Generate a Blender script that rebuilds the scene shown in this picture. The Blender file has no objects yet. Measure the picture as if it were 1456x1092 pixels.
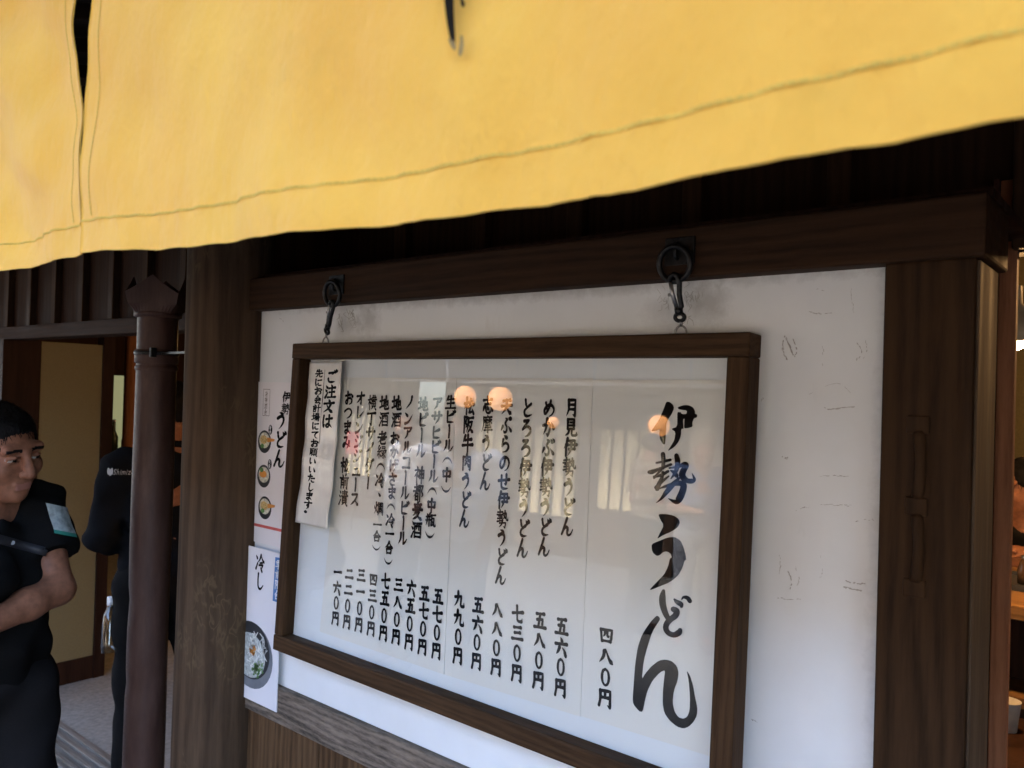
import bpy, bmesh, math, random
import numpy as np
from mathutils import Vector, Matrix
from mathutils.geometry import tessellate_polygon
random.seed(7)
S = bpy.context.scene
COL = S.collection

# ------------------------------------------------------------------ camera
PX_F, CAM_D, CAM_Z = 1143.0, 1.18, 1.65
YAW, PITCH, ROLL = math.radians(39.7), math.radians(0.5), 0.029
FW = np.array([-math.sin(YAW)*math.cos(PITCH), math.cos(YAW)*math.cos(PITCH), math.sin(PITCH)])
_r0 = np.cross(FW, [0, 0, 1]); _r0 /= np.linalg.norm(_r0); _u0 = np.cross(_r0, FW)
RT = math.cos(ROLL)*_r0 + math.sin(ROLL)*_u0
UP = math.cos(ROLL)*_u0 - math.sin(ROLL)*_r0
CP = np.array([0, -CAM_D, CAM_Z])
cam_d = bpy.data.cameras.new('camera'); cam = bpy.data.objects.new('camera', cam_d); COL.objects.link(cam)
cam_d.sensor_width = 36; cam_d.lens = 36*PX_F/1456; cam_d.clip_start = 0.02; cam_d.clip_end = 500
cam.matrix_world = Matrix(((RT[0], UP[0], -FW[0], CP[0]), (RT[1], UP[1], -FW[1], CP[1]), (RT[2], UP[2], -FW[2], CP[2]), (0, 0, 0, 1)))
cam_d.dof.use_dof = True; cam_d.dof.focus_distance = 1.55
cam_d.dof.aperture_fstop = cam_d.lens/1000/0.0028
S.camera = cam

# ------------------------------------------------------------------ sky, sun, exposure
SUN_EL, SUN_AZ = math.radians(44), math.radians(-24)      # the sun stands behind the shop (azimuth from +y towards +x)
w = bpy.data.worlds.new('World'); S.world = w; w.use_nodes = True
nt = w.node_tree; sky = nt.nodes.new('ShaderNodeTexSky'); sky.sky_type = 'NISHITA'; sky.sun_disc = False
sky.sun_elevation = SUN_EL; sky.sun_rotation = SUN_AZ; sky.air_density = 0.85; sky.dust_density = 3.2; sky.ozone_density = 0.8
bg = nt.nodes['Background']; bg.inputs[1].default_value = 0.15; nt.links.new(sky.outputs[0], bg.inputs[0])
sl = bpy.data.lights.new('sun', 'SUN'); sl.energy = 0.9; sl.angle = math.radians(12); sl.color = (1, 0.95, 0.87)
so = bpy.data.objects.new('sun', sl); COL.objects.link(so)
sd = Vector((math.cos(SUN_EL)*math.sin(SUN_AZ), math.cos(SUN_EL)*math.cos(SUN_AZ), math.sin(SUN_EL)))
so.rotation_euler = sd.to_track_quat('Z', 'Y').to_euler(); so.location = sd*60
S.view_settings.view_transform = 'Standard'; S.view_settings.look = 'None'
S.view_settings.exposure = 4.0; S.view_settings.gamma = 1
S.cycles.max_bounces = 10; S.cycles.diffuse_bounces = 5; S.cycles.glossy_bounces = 4; S.cycles.transparent_max_bounces = 16
S.cycles.caustics_reflective = False; S.cycles.caustics_refractive = False
S.cycles.sample_clamp_indirect = 6
S.cycles.use_denoising = True

# ------------------------------------------------------------------ helpers
def pray(x, y): return FW + (x-728)/PX_F*RT - (y-546)/PX_F*UP
def on_y(x, y, Y=0.0):
    d = pray(x, y); return CP + d*(Y-CP[1])/d[1]

def thing(name, label, cat, loc=(0, 0, 0), group=None):
    o = bpy.data.objects.new(name, None); COL.objects.link(o); o.location = loc; o.empty_display_size = 0.1
    o['label'] = label; o['category'] = cat
    if group: o['group'] = group
    return o
def tag(o, label, cat, group=None):
    o['label'] = label; o['category'] = cat
    if group: o['group'] = group
    return o
def link(name, me, parent=None, kind=None):
    o = bpy.data.objects.new(name, me); COL.objects.link(o)
    if parent is not None:
        o.parent = parent
        l = Vector(parent.location); p = parent.parent
        while p is not None: l = l + Vector(p.location); p = p.parent
        o.location = -l                              # meshes are written in world coordinates
    if kind: o['kind'] = kind
    return o
class MB:
    def __init__(s): s.b = bmesh.new()
    def box(s, x0, x1, y0, y1, z0, z1, bev=0.0, mi=0):
        t = bmesh.new(); bmesh.ops.create_cube(t, size=1)
        for v in t.verts: v.co = Vector((x0+(v.co.x+.5)*(x1-x0), y0+(v.co.y+.5)*(y1-y0), z0+(v.co.z+.5)*(z1-z0)))
        if bev: bmesh.ops.bevel(t, geom=t.edges[:], offset=bev, segments=2, affect='EDGES', profile=.5)
        return s.add(t, mi)
    def add(s, t, mi=0, mat=None):
        if mat is not None: t.transform(mat)
        for f in t.faces: f.material_index = mi
        me = bpy.data.meshes.new('t'); t.to_mesh(me); t.free(); s.b.from_mesh(me); bpy.data.meshes.remove(me); return s
    def bar(s, a, b, wd, dp, bev=0.0, mi=0, up=(0, 0, 1)):
        a, b = Vector(a), Vector(b); d = b-a; L = d.length; z = d.normalized()
        x = Vector(up).cross(z)
        if x.length < 1e-4: x = Vector((1, 0, 0))
        x.normalize(); y = z.cross(x)
        t = bmesh.new(); bmesh.ops.create_cube(t, size=1)
        for v in t.verts: v.co = Vector((v.co.x*wd, v.co.y*dp, v.co.z*L))
        if bev: bmesh.ops.bevel(t, geom=t.edges[:], offset=bev, segments=2, affect='EDGES', profile=.5)
        M = Matrix((x, y, z)).transposed().to_4x4(); M.translation = (a+b)/2
        return s.add(t, mi, M)
    def tube(s, pts, r, n=10, closed=False, mi=0, rad=None, cap=True):
        pts = [Vector(p) for p in pts]; N = len(pts); rings = []
        t = bmesh.new(); prev = None
        for i, p in enumerate(pts):
            d = (pts[(i+1) % N]-pts[i-1]) if closed else (pts[min(i+1, N-1)]-pts[max(i-1, 0)])
            d.normalize()
            u = prev if prev is not None else (Vector((0, 0, 1)) if abs(d.z) < .9 else Vector((1, 0, 0)))
            u = (u-d*u.dot(d)).normalized(); prev = u; v = d.cross(u)
            rr = rad[i] if rad else r
            rings.append([t.verts.new(p+u*math.cos(2*math.pi*k/n)*rr+v*math.sin(2*math.pi*k/n)*rr) for k in range(n)])
        for i in range(N if closed else N-1):
            A, B = rings[i], rings[(i+1) % N]
            for k in range(n): f = t.faces.new((A[k], A[(k+1) % n], B[(k+1) % n], B[k])); f.smooth = True
        if not closed and cap: t.faces.new(rings[0][::-1]); t.faces.new(rings[-1])
        bmesh.ops.recalc_face_normals(t, faces=t.faces[:])
        return s.add(t, mi)
    def lathe(s, prof, c, n=32, mi=0, axis=None):
        t = bmesh.new(); rings = []
        for r, z in prof:
            if r < 1e-5: rings.append([t.verts.new((0, 0, z))]); continue
            rings.append([t.verts.new((r*math.cos(2*math.pi*k/n), r*math.sin(2*math.pi*k/n), z)) for k in range(n)])
        for A, B in zip(rings, rings[1:]):
            for k in range(n):
                if len(A) == 1 and len(B) == 1: continue
                if len(A) == 1: f = t.faces.new((A[0], B[(k+1) % n], B[k]))
                elif len(B) == 1: f = t.faces.new((A[k], A[(k+1) % n], B[0]))
                else: f = t.faces.new((A[k], A[(k+1) % n], B[(k+1) % n], B[k]))
                f.smooth = True
        bmesh.ops.recalc_face_normals(t, faces=t.faces[:])
        M = Matrix.Translation(Vector(c)) @ (axis if axis is not None else Matrix())
        return s.add(t, mi, M)
    def prism(s, poly, plane, d0, d1, mi=0):
        """poly of 2-D points in a plane ('xz' -> y is the depth, 'yz' -> x is the depth, 'xy' -> z)"""
        t = bmesh.new()
        def P(a, b, d): return {'xz': (a, d, b), 'yz': (d, a, b), 'xy': (a, b, d)}[plane]
        A = [t.verts.new(P(a, b, d0)) for a, b in poly]; B = [t.verts.new(P(a, b, d1)) for a, b in poly]
        t.faces.new(A); t.faces.new(B[::-1])
        n = len(poly)
        for k in range(n): t.faces.new((A[k], B[k], B[(k+1) % n], A[(k+1) % n]))
        bmesh.ops.recalc_face_normals(t, faces=t.faces[:])
        return s.add(t, mi)
    def build(s, name, mats, parent=None, kind=None):
        me = bpy.data.meshes.new(name); s.b.to_mesh(me); s.b.free()
        for m in (mats if isinstance(mats, (list, tuple)) else [mats]): me.materials.append(m)
        return link(name, me, parent, kind)
def raw(name, verts, faces, mats, parent=None, smooth=True, kind=None, mi=None):
    me = bpy.data.meshes.new(name); me.from_pydata([tuple(map(float, v)) for v in verts], [], [tuple(map(int, f)) for f in faces])
    for m in (mats if isinstance(mats, (list, tuple)) else [mats]): me.materials.append(m)
    if smooth: me.polygons.foreach_set('use_smooth', [True]*len(me.polygons))
    if mi is not None: me.polygons.foreach_set('material_index', [int(i) for i in mi])
    me.update(); return link(name, me, parent, kind)

# ------------------------------------------------------------------ materials
def mat(name):
    m = bpy.data.materials.new(name); m.use_nodes = True; t = m.node_tree
    return m, t, t.nodes['Principled BSDF'], t.nodes['Material Output']
def N(t, typ, **kw):
    n = t.nodes.new(typ)
    for k, v in kw.items():
        if k.startswith('i_'):
            key = k[2:]; n.inputs[int(key) if key.isdigit() else key.replace('_', ' ')].default_value = v
        else: setattr(n, k, v)
    return n
def ramp(t, fac, stops):
    r = t.nodes.new('ShaderNodeValToRGB'); e = r.color_ramp.elements
    while len(e) < len(stops): e.new(0.5)
    for s, (p, c) in zip(e, stops): s.position = p; s.color = (*c, 1) if len(c) == 3 else c
    t.links.new(fac, r.inputs[0]); return r.outputs[0]
def coords(t, scale=(1, 1, 1), loc=(0, 0, 0)):
    c = t.nodes.new('ShaderNodeTexCoord'); m = N(t, 'ShaderNodeMapping'); m.inputs['Scale'].default_value = scale; m.inputs['Location'].default_value = loc
    t.links.new(c.outputs['Object'], m.inputs[0]); return m.outputs[0]
def noise(t, vec, sc, det=4, rough=.55, dist=0.0):
    n = N(t, 'ShaderNodeTexNoise', i_Scale=sc, i_Detail=det, i_Roughness=rough, i_Distortion=dist); t.links.new(vec, n.inputs['Vector']); return n.outputs['Fac']
def mix(t, fac, a, b, mode='MIX'):
    m = N(t, 'ShaderNodeMix', data_type='RGBA', blend_type=mode)
    for s, v in ((m.inputs[0], fac), (m.inputs[6], a), (m.inputs[7], b)):
        if isinstance(v, (int, float)): s.default_value = v
        elif isinstance(v, tuple): s.default_value = (*v, 1)
        else: t.links.new(v, s)
    return m.outputs[2]
def bump(t, bs, h, strength=.3, dist=.002):
    b = N(t, 'ShaderNodeBump', i_Strength=strength, i_Distance=dist); t.links.new(h, b.inputs['Height']); t.links.new(b.outputs[0], bs.inputs['Normal']); return b
def math_(t, op, a, b=0.0):
    m = N(t, 'ShaderNodeMath', operation=op)
    for s, v in ((m.inputs[0], a), (m.inputs[1], b)):
        if isinstance(v, (int, float)): s.default_value = v
        else: t.links.new(v, s)
    return m.outputs[0]
def wood(name, dark, light, axis='z', rough=.6, ring=22, wear=None, wear_lo=.62, bstr=.35, spec=.07, loc=(0, 0, 0), stretch=14, traces=None):
    """dark, light: two wood tones; wear: colour of rubbed or bleached patches"""
    m, t, b, o = mat(name)
    sc = {'x': (1/stretch, 1, 1), 'y': (1, 1/stretch, 1), 'z': (1, 1, 1/stretch)}[axis]
    v = coords(t, sc, loc)
    n1 = noise(t, v, ring, 5, .6, .6); n2 = noise(t, v, ring*7, 4, .7)
    wv = N(t, 'ShaderNodeTexWave', wave_type='BANDS', bands_direction={'x': 'Z', 'y': 'X', 'z': 'X'}[axis], i_Scale=ring*.6, i_Distortion=9, i_Detail=3, i_Detail_Scale=1.4)
    t.links.new(v, wv.inputs['Vector'])
    f = math_(t, 'ADD', math_(t, 'MULTIPLY', n1, .50), math_(t, 'ADD', math_(t, 'MULTIPLY', n2, .37), math_(t, 'MULTIPLY', wv.outputs['Fac'], .13)))
    col = ramp(t, f, [(.36, dark), (.5, tuple((a+c)/2 for a, c in zip(dark, light))), (.66, light)])
    if wear:
        big = noise(t, coords(t, (1, 1, 1) if axis != 'z' else (1, 1, .45), (3, 1, 2)), 10, 5, .7)
        k = ramp(t, big, [(wear_lo, (0, 0, 0)), (wear_lo+.1, (1, 1, 1))])
        k2 = ramp(t, n2, [(.35, (0, 0, 0)), (.65, (1, 1, 1))])
        kk = mix(t, 1.0, k, k2, 'MULTIPLY')
        col = mix(t, kk, col, wear)
    if traces:                                          # thin winding rub traces, gathered in patches
        vt = coords(t, (1, 1, .42), (5, 1, 3)); tn = noise(t, vt, 58, 1, .5, .5); pm = noise(t, coords(t, (1, 1, .6), (1, 7, 2)), 6, 3, .6)
        rid = ramp(t, math_(t, 'ABSOLUTE', math_(t, 'SUBTRACT', tn, .5)), [(.0, (.9, .9, .9)), (.07, (0, 0, 0))])
        km = mix(t, 1.0, rid, ramp(t, pm, [(.54, (0, 0, 0)), (.62, (1, 1, 1))]), 'MULTIPLY'); col = mix(t, km, col, traces)
        pt_ = mix(t, .5, ramp(t, pm, [(.52, (0, 0, 0)), (.72, (1, 1, 1))]), (0, 0, 0)); col = mix(t, pt_, col, tuple(x*.62 for x in traces))
    t.links.new(col, b.inputs['Base Color'])
    b.inputs['Specular IOR Level'].default_value = spec
    rr = ramp(t, n1, [(.3, (rough-.1,)*3), (.7, (min(1, rough+.15),)*3)]); t.links.new(rr, b.inputs['Roughness'])
    bump(t, b, f, bstr, .0025)
    return m
def plain(name, col, rough=.6, metal=0.0, spec=.4, var=.15, sc=30, bstr=0.0, bd=.001):
    m, t, b, o = mat(name)
    v = coords(t); n = noise(t, v, sc, 4)
    c = ramp(t, n, [(.3, tuple(x*(1-var) for x in col)), (.7, tuple(min(1, x*(1+var)) for x in col))])
    t.links.new(c, b.inputs['Base Color']); b.inputs['Roughness'].default_value = rough; b.inputs['Metallic'].default_value = metal
    b.inputs['Specular IOR Level'].default_value = spec
    if bstr: bump(t, b, n, bstr, bd)
    return m
def glow(name, col, strength):
    m, t, b, o = mat(name); b.inputs['Base Color'].default_value = (*[min(1, c*.8) for c in col], 1)
    b.inputs['Emission Color'].default_value = (*col, 1); b.inputs['Emission Strength'].default_value = strength; b.inputs['Roughness'].default_value = .5
    return m
# ------------------------------------------------------------------ brush lettering (every character drawn as strokes)
GL = {
'一': 'h 8,52 92,44', '二': 'h 24,30 76,24;h 8,76 92,69', '三': 'h 22,20 78,15;h 28,48 72,43;h 8,81 92,75',
'四': 'v 15,24 22,82;k 15,24 86,18! 78,84;p 42,24 41,42 30,58;k 58,22 57,46 62,52 70,48;h 23,78 77,75',
'五': 'h 22,18 80,13;v 50,17 44,50 37,84;k 26,48 70,42! 66,84;h 6,88 94,83', '六': 'd 45,4 56,22;h 8,40 92,32;p 38,54 30,72 14,92;d 60,54 74,70 84,92',
'七': 'h 8,50 92,36;k 44,8 46,70 51,84 64,88 84,86! 86,70', '八': 'p 40,24 34,54 8,86;n 48,14 60,40 74,64 96,84',
'〇': 'o 50,10 34,22 28,50 34,78 50,90 66,78 72,50 66,22 50,10', '円': 'v 20,18 20,60 12,94;k 20,18 82,12! 82,94! 66,84;v 50,16 50,48;h 22,50 80,46',
'九': 'p 40,8 38,45 26,70 8,90;k 12,40 70,30! 64,70 68,84 82,86 94,84! 94,64', '月': 'p 28,10 28,60 12,94;k 28,10 76,8! 76,94! 60,84;h 30,34 74,33;h 30,58 74,57',
'見': 'v 26,8 26,58;k 26,8 75,6! 74,58;h 27,24 73,22;h 27,40 73,38;h 27,57 73,55;p 38,60 32,80 8,94;k 58,60 58,82 64,90 82,90 94,86! 92,72',
'伊': 'p 30,6 22,34 4,60;v 20,38 20,96;k 40,18 84,13! 82,58;h 32,39 98,34;h 42,60 84,56;p 60,18 56,62 34,96',
'勢': 'h 8,17 50,12;v 28,4 28,26;h 4,31 52,26;p 22,32 12,42;d 34,32 46,40;h 10,51 48,46;v 28,38 28,62;h 6,68 52,58;p 70,4 68,34 50,56;k 54,21 82,15! 82,46 90,54 96,52! 96,38;d 56,27 74,42;k 26,75 78,68! 72,96! 58,90;p 50,62 44,80 22,98',
'う': 'd 38,8 52,12 62,20;p 24,40 50,28 70,36 70,58 56,80 36,98', 'ど': 'c 32,12 36,32 44,48;c 74,34 48,50 34,66 36,84 56,90 80,86;d 72,8 82,22;d 87,2 96,15',
'ん': 'c 50,4 36,40 14,92! 30,62 46,52 56,58 54,84 66,92 82,82 94,60', 'め': 'c 24,24 32,52 42,72;c 62,12 50,50 24,82 13,70 22,50 50,34 76,40 88,60 76,82 54,94',
'か': 'k 10,40 46,30 62,34 60,64 46,92! 34,80;p 40,6 34,50 12,88;d 74,24 90,52', 'ぶ': 'd 44,10 58,18;k 52,26 44,42 58,58 56,84 38,90! 28,80;p 24,56 8,84;d 72,56 94,80;d 74,8 84,22;d 88,2 97,15',
'ぷ': 'd 44,10 58,18;k 52,26 44,42 58,58 56,84 38,90! 28,80;p 24,56 8,84;d 72,56 94,80;o 84,4 76,12 84,20 92,12 84,4', 'と': 'c 34,8 38,30 46,46;c 80,28 48,48 28,66 32,86 54,92 86,84',
'ろ': 'k 28,16 66,11! 18,60! 46,44 74,48 80,68 62,88 38,96', '天': 'h 20,19 80,13;h 8,49 92,42;p 50,16 46,56 8,94;n 50,48 66,74 94,92',
'ら': 'd 40,4 60,16;c 32,26 24,64! 50,46 74,52 76,72 58,90 32,96', 'の': 'c 54,22 46,60 26,82 13,66 22,38 50,20 78,28 88,54 76,80 54,95',
'せ': 'h 5,50 95,37;k 70,12 68,60 54,62;c 30,20 30,74 40,88 60,90 84,86', '志': 'h 12,23 88,17;v 50,4 50,42;h 26,45 74,41;p 20,60 10,86;k 34,58 40,84 56,92 74,86! 72,72;d 48,54 56,70;d 78,58 92,76',
'摩': 'h 20,13 92,9;d 52,0 58,9;p 20,13 20,56 5,95;h 26,29 54,26;v 40,18 40,50;p 40,30 28,44;d 42,32 52,42;h 58,27 90,24;v 74,18 74,50;p 74,28 60,46;n 76,28 96,47;h 42,57 76,53;h 36,69 84,65;h 26,83 96,78;k 58,56 60,95! 48,90',
'松': 'h 6,38 44,30;v 26,6 26,96;p 26,38 6,68;d 28,44 42,58;p 62,12 58,34 44,54;n 72,10 80,32 97,50;k 66,48 50,87! 84,80;d 78,66 93,92',
'阪': 'v 12,10 12,96;k 12,10 38,8! 26,40 38,54 26,66;h 48,15 92,10;p 50,14 48,56 34,94;k 52,38 84,33! 70,68 44,96;n 56,50 72,76 97,94',
'牛': 'p 28,8 8,46;h 26,33 84,26;h 4,63 96,55;v 52,4 52,98', '肉': 'v 18,24 18,94;k 18,24 82,20! 82,93! 70,86;p 50,4 48,26 30,46;d 52,28 68,42;p 48,50 30,72;d 52,54 70,70',
'生': 'p 28,8 8,44;h 24,31 84,24;h 18,59 82,53;h 4,93 96,88;v 52,4 52,90', 'ビ': 'p 80,28 28,48;k 28,12 28,80 38,88 86,86;d 76,4 86,18;d 90,-2 98,12',
'ヒ': 'p 82,30 28,50;k 28,12 28,80 38,88 88,86', 'ー': 'v 48,6 52,30 50,94', 'ル': 'p 30,18 28,56 6,92;c 58,10 58,88! 78,74 97,50',
'(': 'a 4,72 24,44 50,34 76,44 96,72', ')': 'a 4,30 24,56 50,66 76,56 96,30', '中': 'v 18,28 20,66;k 18,28 84,23! 80,62;h 20,64 80,59;v 50,4 50,98',
'瓶': 'd 12,6 21,18;p 40,4 32,20;h 6,29 48,24;h 4,54 50,48;p 18,28 16,60 5,92;v 36,26 36,94;h 52,15 96,10;v 62,14 58,88! 74,78;k 62,38 82,34! 82,80 88,90 97,86! 98,72;d 66,54 76,66',
'ア': 'k 10,22 88,15! 72,38 56,48;p 50,40 44,70 18,95', 'サ': 'h 4,39 96,31;v 30,14 30,62;p 70,10 70,56 38,95', '地': 'h 4,39 42,32;v 22,10 22,72;h 2,80 44,66;k 44,50 88,34! 86,62! 76,58;v 68,6 68,72;k 52,26 52,78 60,88 88,86 96,82! 96,66',
'神': 'd 20,2 29,14;k 6,28 42,22! 4,64;v 24,44 24,96;d 30,50 41,62;v 50,28 52,70;k 50,28 90,24! 88,68;h 52,48 88,45;h 52,68 88,65;v 70,6 70,98',
'都': 'h 10,21 46,16;v 28,4 28,38;h 2,43 56,36;p 52,10 30,46 4,74;v 22,54 22,92;k 22,54 46,52! 46,92;h 23,71 46,69;h 23,90 46,88;v 64,10 64,97;k 64,10 90,8! 78,38 90,56 78,70',
'麦': 'h 18,15 82,10;v 50,2 50,42;h 24,29 76,25;h 6,45 94,38;p 40,46 28,64 8,78;k 34,58 68,54! 46,80 8,98;n 38,62 60,82 96,96',
'酒': 'd 8,8 20,20;d 2,36 16,47;v 5,95 22,64;h 28,17 97,11;v 34,32 34,95;k 34,32 90,28! 90,95;p 54,16 52,40 44,52;k 72,14 72,46 80,50;h 36,68 88,66;h 36,90 88,88',
'ノ': 'p 78,8 66,48 16,94', 'ン': 'd 12,18 38,38;p 16,92 56,76 94,26', 'コ': 'k 18,22 84,17! 82,86;h 12,86 86,82', 'お': 'h 8,33 60,25;k 34,6 34,80 22,88 12,76 30,58 60,48 82,58 82,80 54,93;d 72,16 93,36',
'げ': 'c 18,12 14,60 20,94! 28,76;h 38,41 96,33;p 68,10 70,60 50,96;d 80,2 87,16;d 92,-2 99,12', 'さ': 'h 12,33 88,23;c 44,6 56,36 70,58;c 70,60 40,54 24,72 40,92 78,90',
'ま': 'h 16,25 84,19;h 20,45 80,39;k 52,4 52,78 36,92 22,80 40,68 66,76 88,92', '冷': 'd 6,12 20,28;v 6,88 24,54;p 60,4 48,30 24,52;n 62,8 76,30 99,47;h 50,51 74,47;k 40,65 82,59! 66,82;d 54,74 74,97',
'合': 'p 50,4 36,30 5,56;n 52,6 70,34 97,53;h 32,47 68,43;v 26,62 30,95;k 26,62 77,57! 71,94;h 30,91 72,88', '老': 'h 20,23 74,17;v 46,4 46,42;h 6,47 94,40;p 84,10 56,48 6,86;p 78,54 40,70;k 36,52 36,82 46,92 78,90 87,86! 86,72',
'緑': 'p 26,4 10,24;d 10,26 29,33;p 38,18 8,48;h 8,50 40,45;v 26,50 26,95;p 14,66 5,86;d 36,64 45,80;k 54,11 88,8! 86,38;h 56,24 86,22;h 46,41 99,36;k 72,40 72,95! 62,88;d 52,50 62,59;p 66,66 46,88;p 92,48 78,60;n 76,62 97,90',
'・': 'd 40,40 58,58', '燗': 'd 6,32 12,52;p 38,24 30,40;p 24,6 24,56 3,95;d 26,58 39,80;v 46,10 46,97;k 46,10 64,9! 64,34;h 47,22 63,21;h 47,34 63,33;v 74,8 74,34;k 74,8 95,7! 95,96! 87,90;h 75,21 94,20;h 75,33 94,32;p 60,46 59,74 54,88;k 60,46 81,45! 81,86;h 60,58 81,57;h 60,71 81,70',
'横': 'h 3,35 38,28;v 22,6 22,97;p 22,36 3,70;d 24,44 37,57;h 46,21 92,16;v 58,6 58,32;v 78,6 78,32;h 40,35 99,30;v 50,44 50,76;k 50,44 88,42! 88,76;h 50,59 88,58;h 50,75 88,74;v 69,34 69,74;p 58,80 40,97;d 76,80 95,97',
'丁': 'h 5,23 95,15;k 52,20 52,94! 34,82', 'イ': 'p 82,6 56,40 8,68;v 54,42 54,97', 'ダ': 'p 38,8 30,34 6,60;k 36,24 80,19! 66,60 22,97;d 30,46 62,64;d 82,4 89,16;d 93,0 99,10', 'オ': 'h 8,37 92,29;k 58,8 58,93! 46,84;p 54,36 36,64 6,86',
'レ': 'c 26,10 26,90! 56,74 94,42', 'ジ': 'd 28,8 46,22;d 12,36 30,50;p 14,92 56,78 92,36;d 72,8 82,22;d 87,2 96,14', 'ュ': 'k 26,42 70,38! 66,80;h 10,86 90,81', 'ス': 'k 18,20 80,13! 56,56 8,93;n 52,52 70,72 93,93',
'つ': 'c 6,42 44,22 76,26 90,48 70,74 38,88', 'み': 'c 22,20 54,15! 40,56 18,86 9,72 30,58 60,66 94,78;p 80,44 76,70 56,96', '前': 'd 28,4 38,20;p 68,4 58,20;h 4,31 96,25;v 18,42 18,94;k 18,42 48,40! 48,93! 40,88;h 20,58 47,57;h 20,73 47,72;v 64,44 64,74;k 84,36 84,95! 72,88',
'漬': 'd 8,8 20,22;d 2,36 16,47;v 5,95 22,64;h 36,15 92,11;h 40,27 88,24;v 64,4 64,38;h 30,41 99,36;v 42,48 42,80;k 42,48 86,46! 86,80;h 42,58 86,57;h 42,69 86,68;h 42,80 86,79;p 54,84 34,99;d 74,84 93,98',
'ご': 'k 28,26 72,21! 54,36;c 26,64 32,84 54,90 86,86;d 76,6 85,20;d 90,0 98,13', '注': 'd 10,10 22,24;d 5,38 18,49;v 8,95 26,62;d 58,2 67,16;h 36,29 94,22;h 42,57 88,52;h 30,93 99,88;v 66,28 66,90',
'文': 'd 44,2 55,18;h 6,33 94,25;p 68,32 50,66 6,95;n 30,36 54,70 95,95', 'は': 'c 18,12 14,60 20,94! 28,74;h 42,37 95,29;k 68,8 68,78 54,92 42,82 56,70 76,76 95,92',
'先': 'p 28,10 10,40;h 28,27 80,20;v 50,4 50,48;h 6,53 94,46;p 38,54 32,76 6,95;k 60,52 60,82 68,90 88,88! 93,72', 'に': 'c 18,12 14,60 20,94! 28,74;h 46,29 88,23;c 48,64 44,80 60,88 94,84',
'会': 'p 50,4 36,28 5,50;n 52,6 70,30 97,47;h 32,43 68,39;h 18,61 84,56;k 46,60 24,90! 74,84;d 64,70 85,95', '計': 'd 20,2 29,14;h 4,27 46,22;h 10,41 40,37;h 10,54 40,50;v 12,66 14,95;k 12,66 40,64! 38,93;h 14,91 38,88;h 50,43 99,36;v 74,5 74,98',
'場': 'h 2,39 36,33;v 20,10 20,74;h 0,82 38,68;v 50,8 50,38;k 50,8 86,6! 86,38;h 50,22 86,21;h 50,37 86,36;h 40,51 99,46;p 54,52 34,76;k 52,62 92,58! 84,97! 74,90;p 66,62 40,94;p 80,62 58,95', 'て': 'c 10,27 50,20 90,15! 56,38 46,64 58,84 80,92',
'願': 'h 4,13 50,9;p 8,12 8,60 1,95;v 18,28 18,54;k 18,28 42,27! 42,54;h 18,41 42,40;h 18,54 42,53;p 30,14 24,26;v 30,56 30,95;p 20,66 12,84;d 38,66 47,82;h 54,13 99,9;p 76,12 70,24;v 60,28 60,78;k 60,28 92,26! 92,78;h 60,44 92,43;h 60,60 92,59;h 60,77 92,76;p 68,82 50,97;d 82,82 97,97',
'い': 'c 20,20 18,60 30,86! 42,68;d 72,26 86,68', 'た': 'h 8,31 58,25;p 36,4 28,56 8,94;h 54,51 88,46;c 52,76 56,88 70,92 94,88', 'し': 'c 36,6 32,60 40,86 62,90 90,66', 'す': 'h 5,29 95,21;k 58,2 60,56 48,66 38,56 48,44 60,52 58,76 36,99', '。': 'o 30,18 18,30 30,42 42,30 30,18',
'季': 'h 26,10 76,6;h 8,26 92,20;v 50,6 50,44;p 46,26 10,46;n 54,26 92,44;h 26,53 74,50;k 50,52 52,96! 40,90;h 4,72 96,66', '限': 'v 12,8 12,96;k 12,8 38,6! 26,38 38,54 26,64;k 52,10 86,8! 84,44;h 52,26 84,25;h 52,44 84,43;v 52,10 52,90! 70,80;n 62,46 78,78 98,92;p 90,54 76,66',
}
WID = {'h': [(0, 1.05), (.15, .85), (.5, .74), (.85, .98), (1, 1.2)], 'v': [(0, 1.25), (.12, 1.0), (.6, .92), (1, .9)], 'd': [(0, .35), (.6, 1.15), (1, 1.25)],
       'p': [(0, 1.25), (.4, 1.0), (.75, .7), (1, .12)], 'n': [(0, .4), (.5, .9), (.82, 1.45), (1, .2)], 'k': [(0, 1.0), (.45, .85), (.85, 1.0), (1, .3)],
       'c': [(0, 1.0), (.3, .8), (.7, 1.0), (1, .35)], 'o': [(0, .8), (.25, 1.05), (.5, .75), (.75, 1.05), (1, .8)], 'a': [(0, .15), (.5, 1.0), (1, .15)]}
def wprof(c, u):
    P = WID[c]
    for (a, x), (b, y) in zip(P, P[1:]):
        if u <= b: return x+(y-x)*(u-a)/(b-a)
    return P[-1][1]
def spline(pts, sharp, seg=6):
    out = []; widths = len(pts[0])
    n = len(pts)
    for i in range(n-1):
        p1, p2 = pts[i], pts[i+1]
        p0 = pts[i-1] if i > 0 and not sharp[i] else p1
        p3 = pts[i+2] if i+2 < n and not sharp[i+1] else p2
        for k in range(seg):
            t = k/seg
            out.append(tuple(.5*((2*b)+(c-a)*t+(2*a-5*b+4*c-d)*t*t+(3*b-a-3*c+d)*t**3) for a, b, c, d in zip(p0, p1, p2, p3)))
    out.append(tuple(pts[-1])); return out
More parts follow.
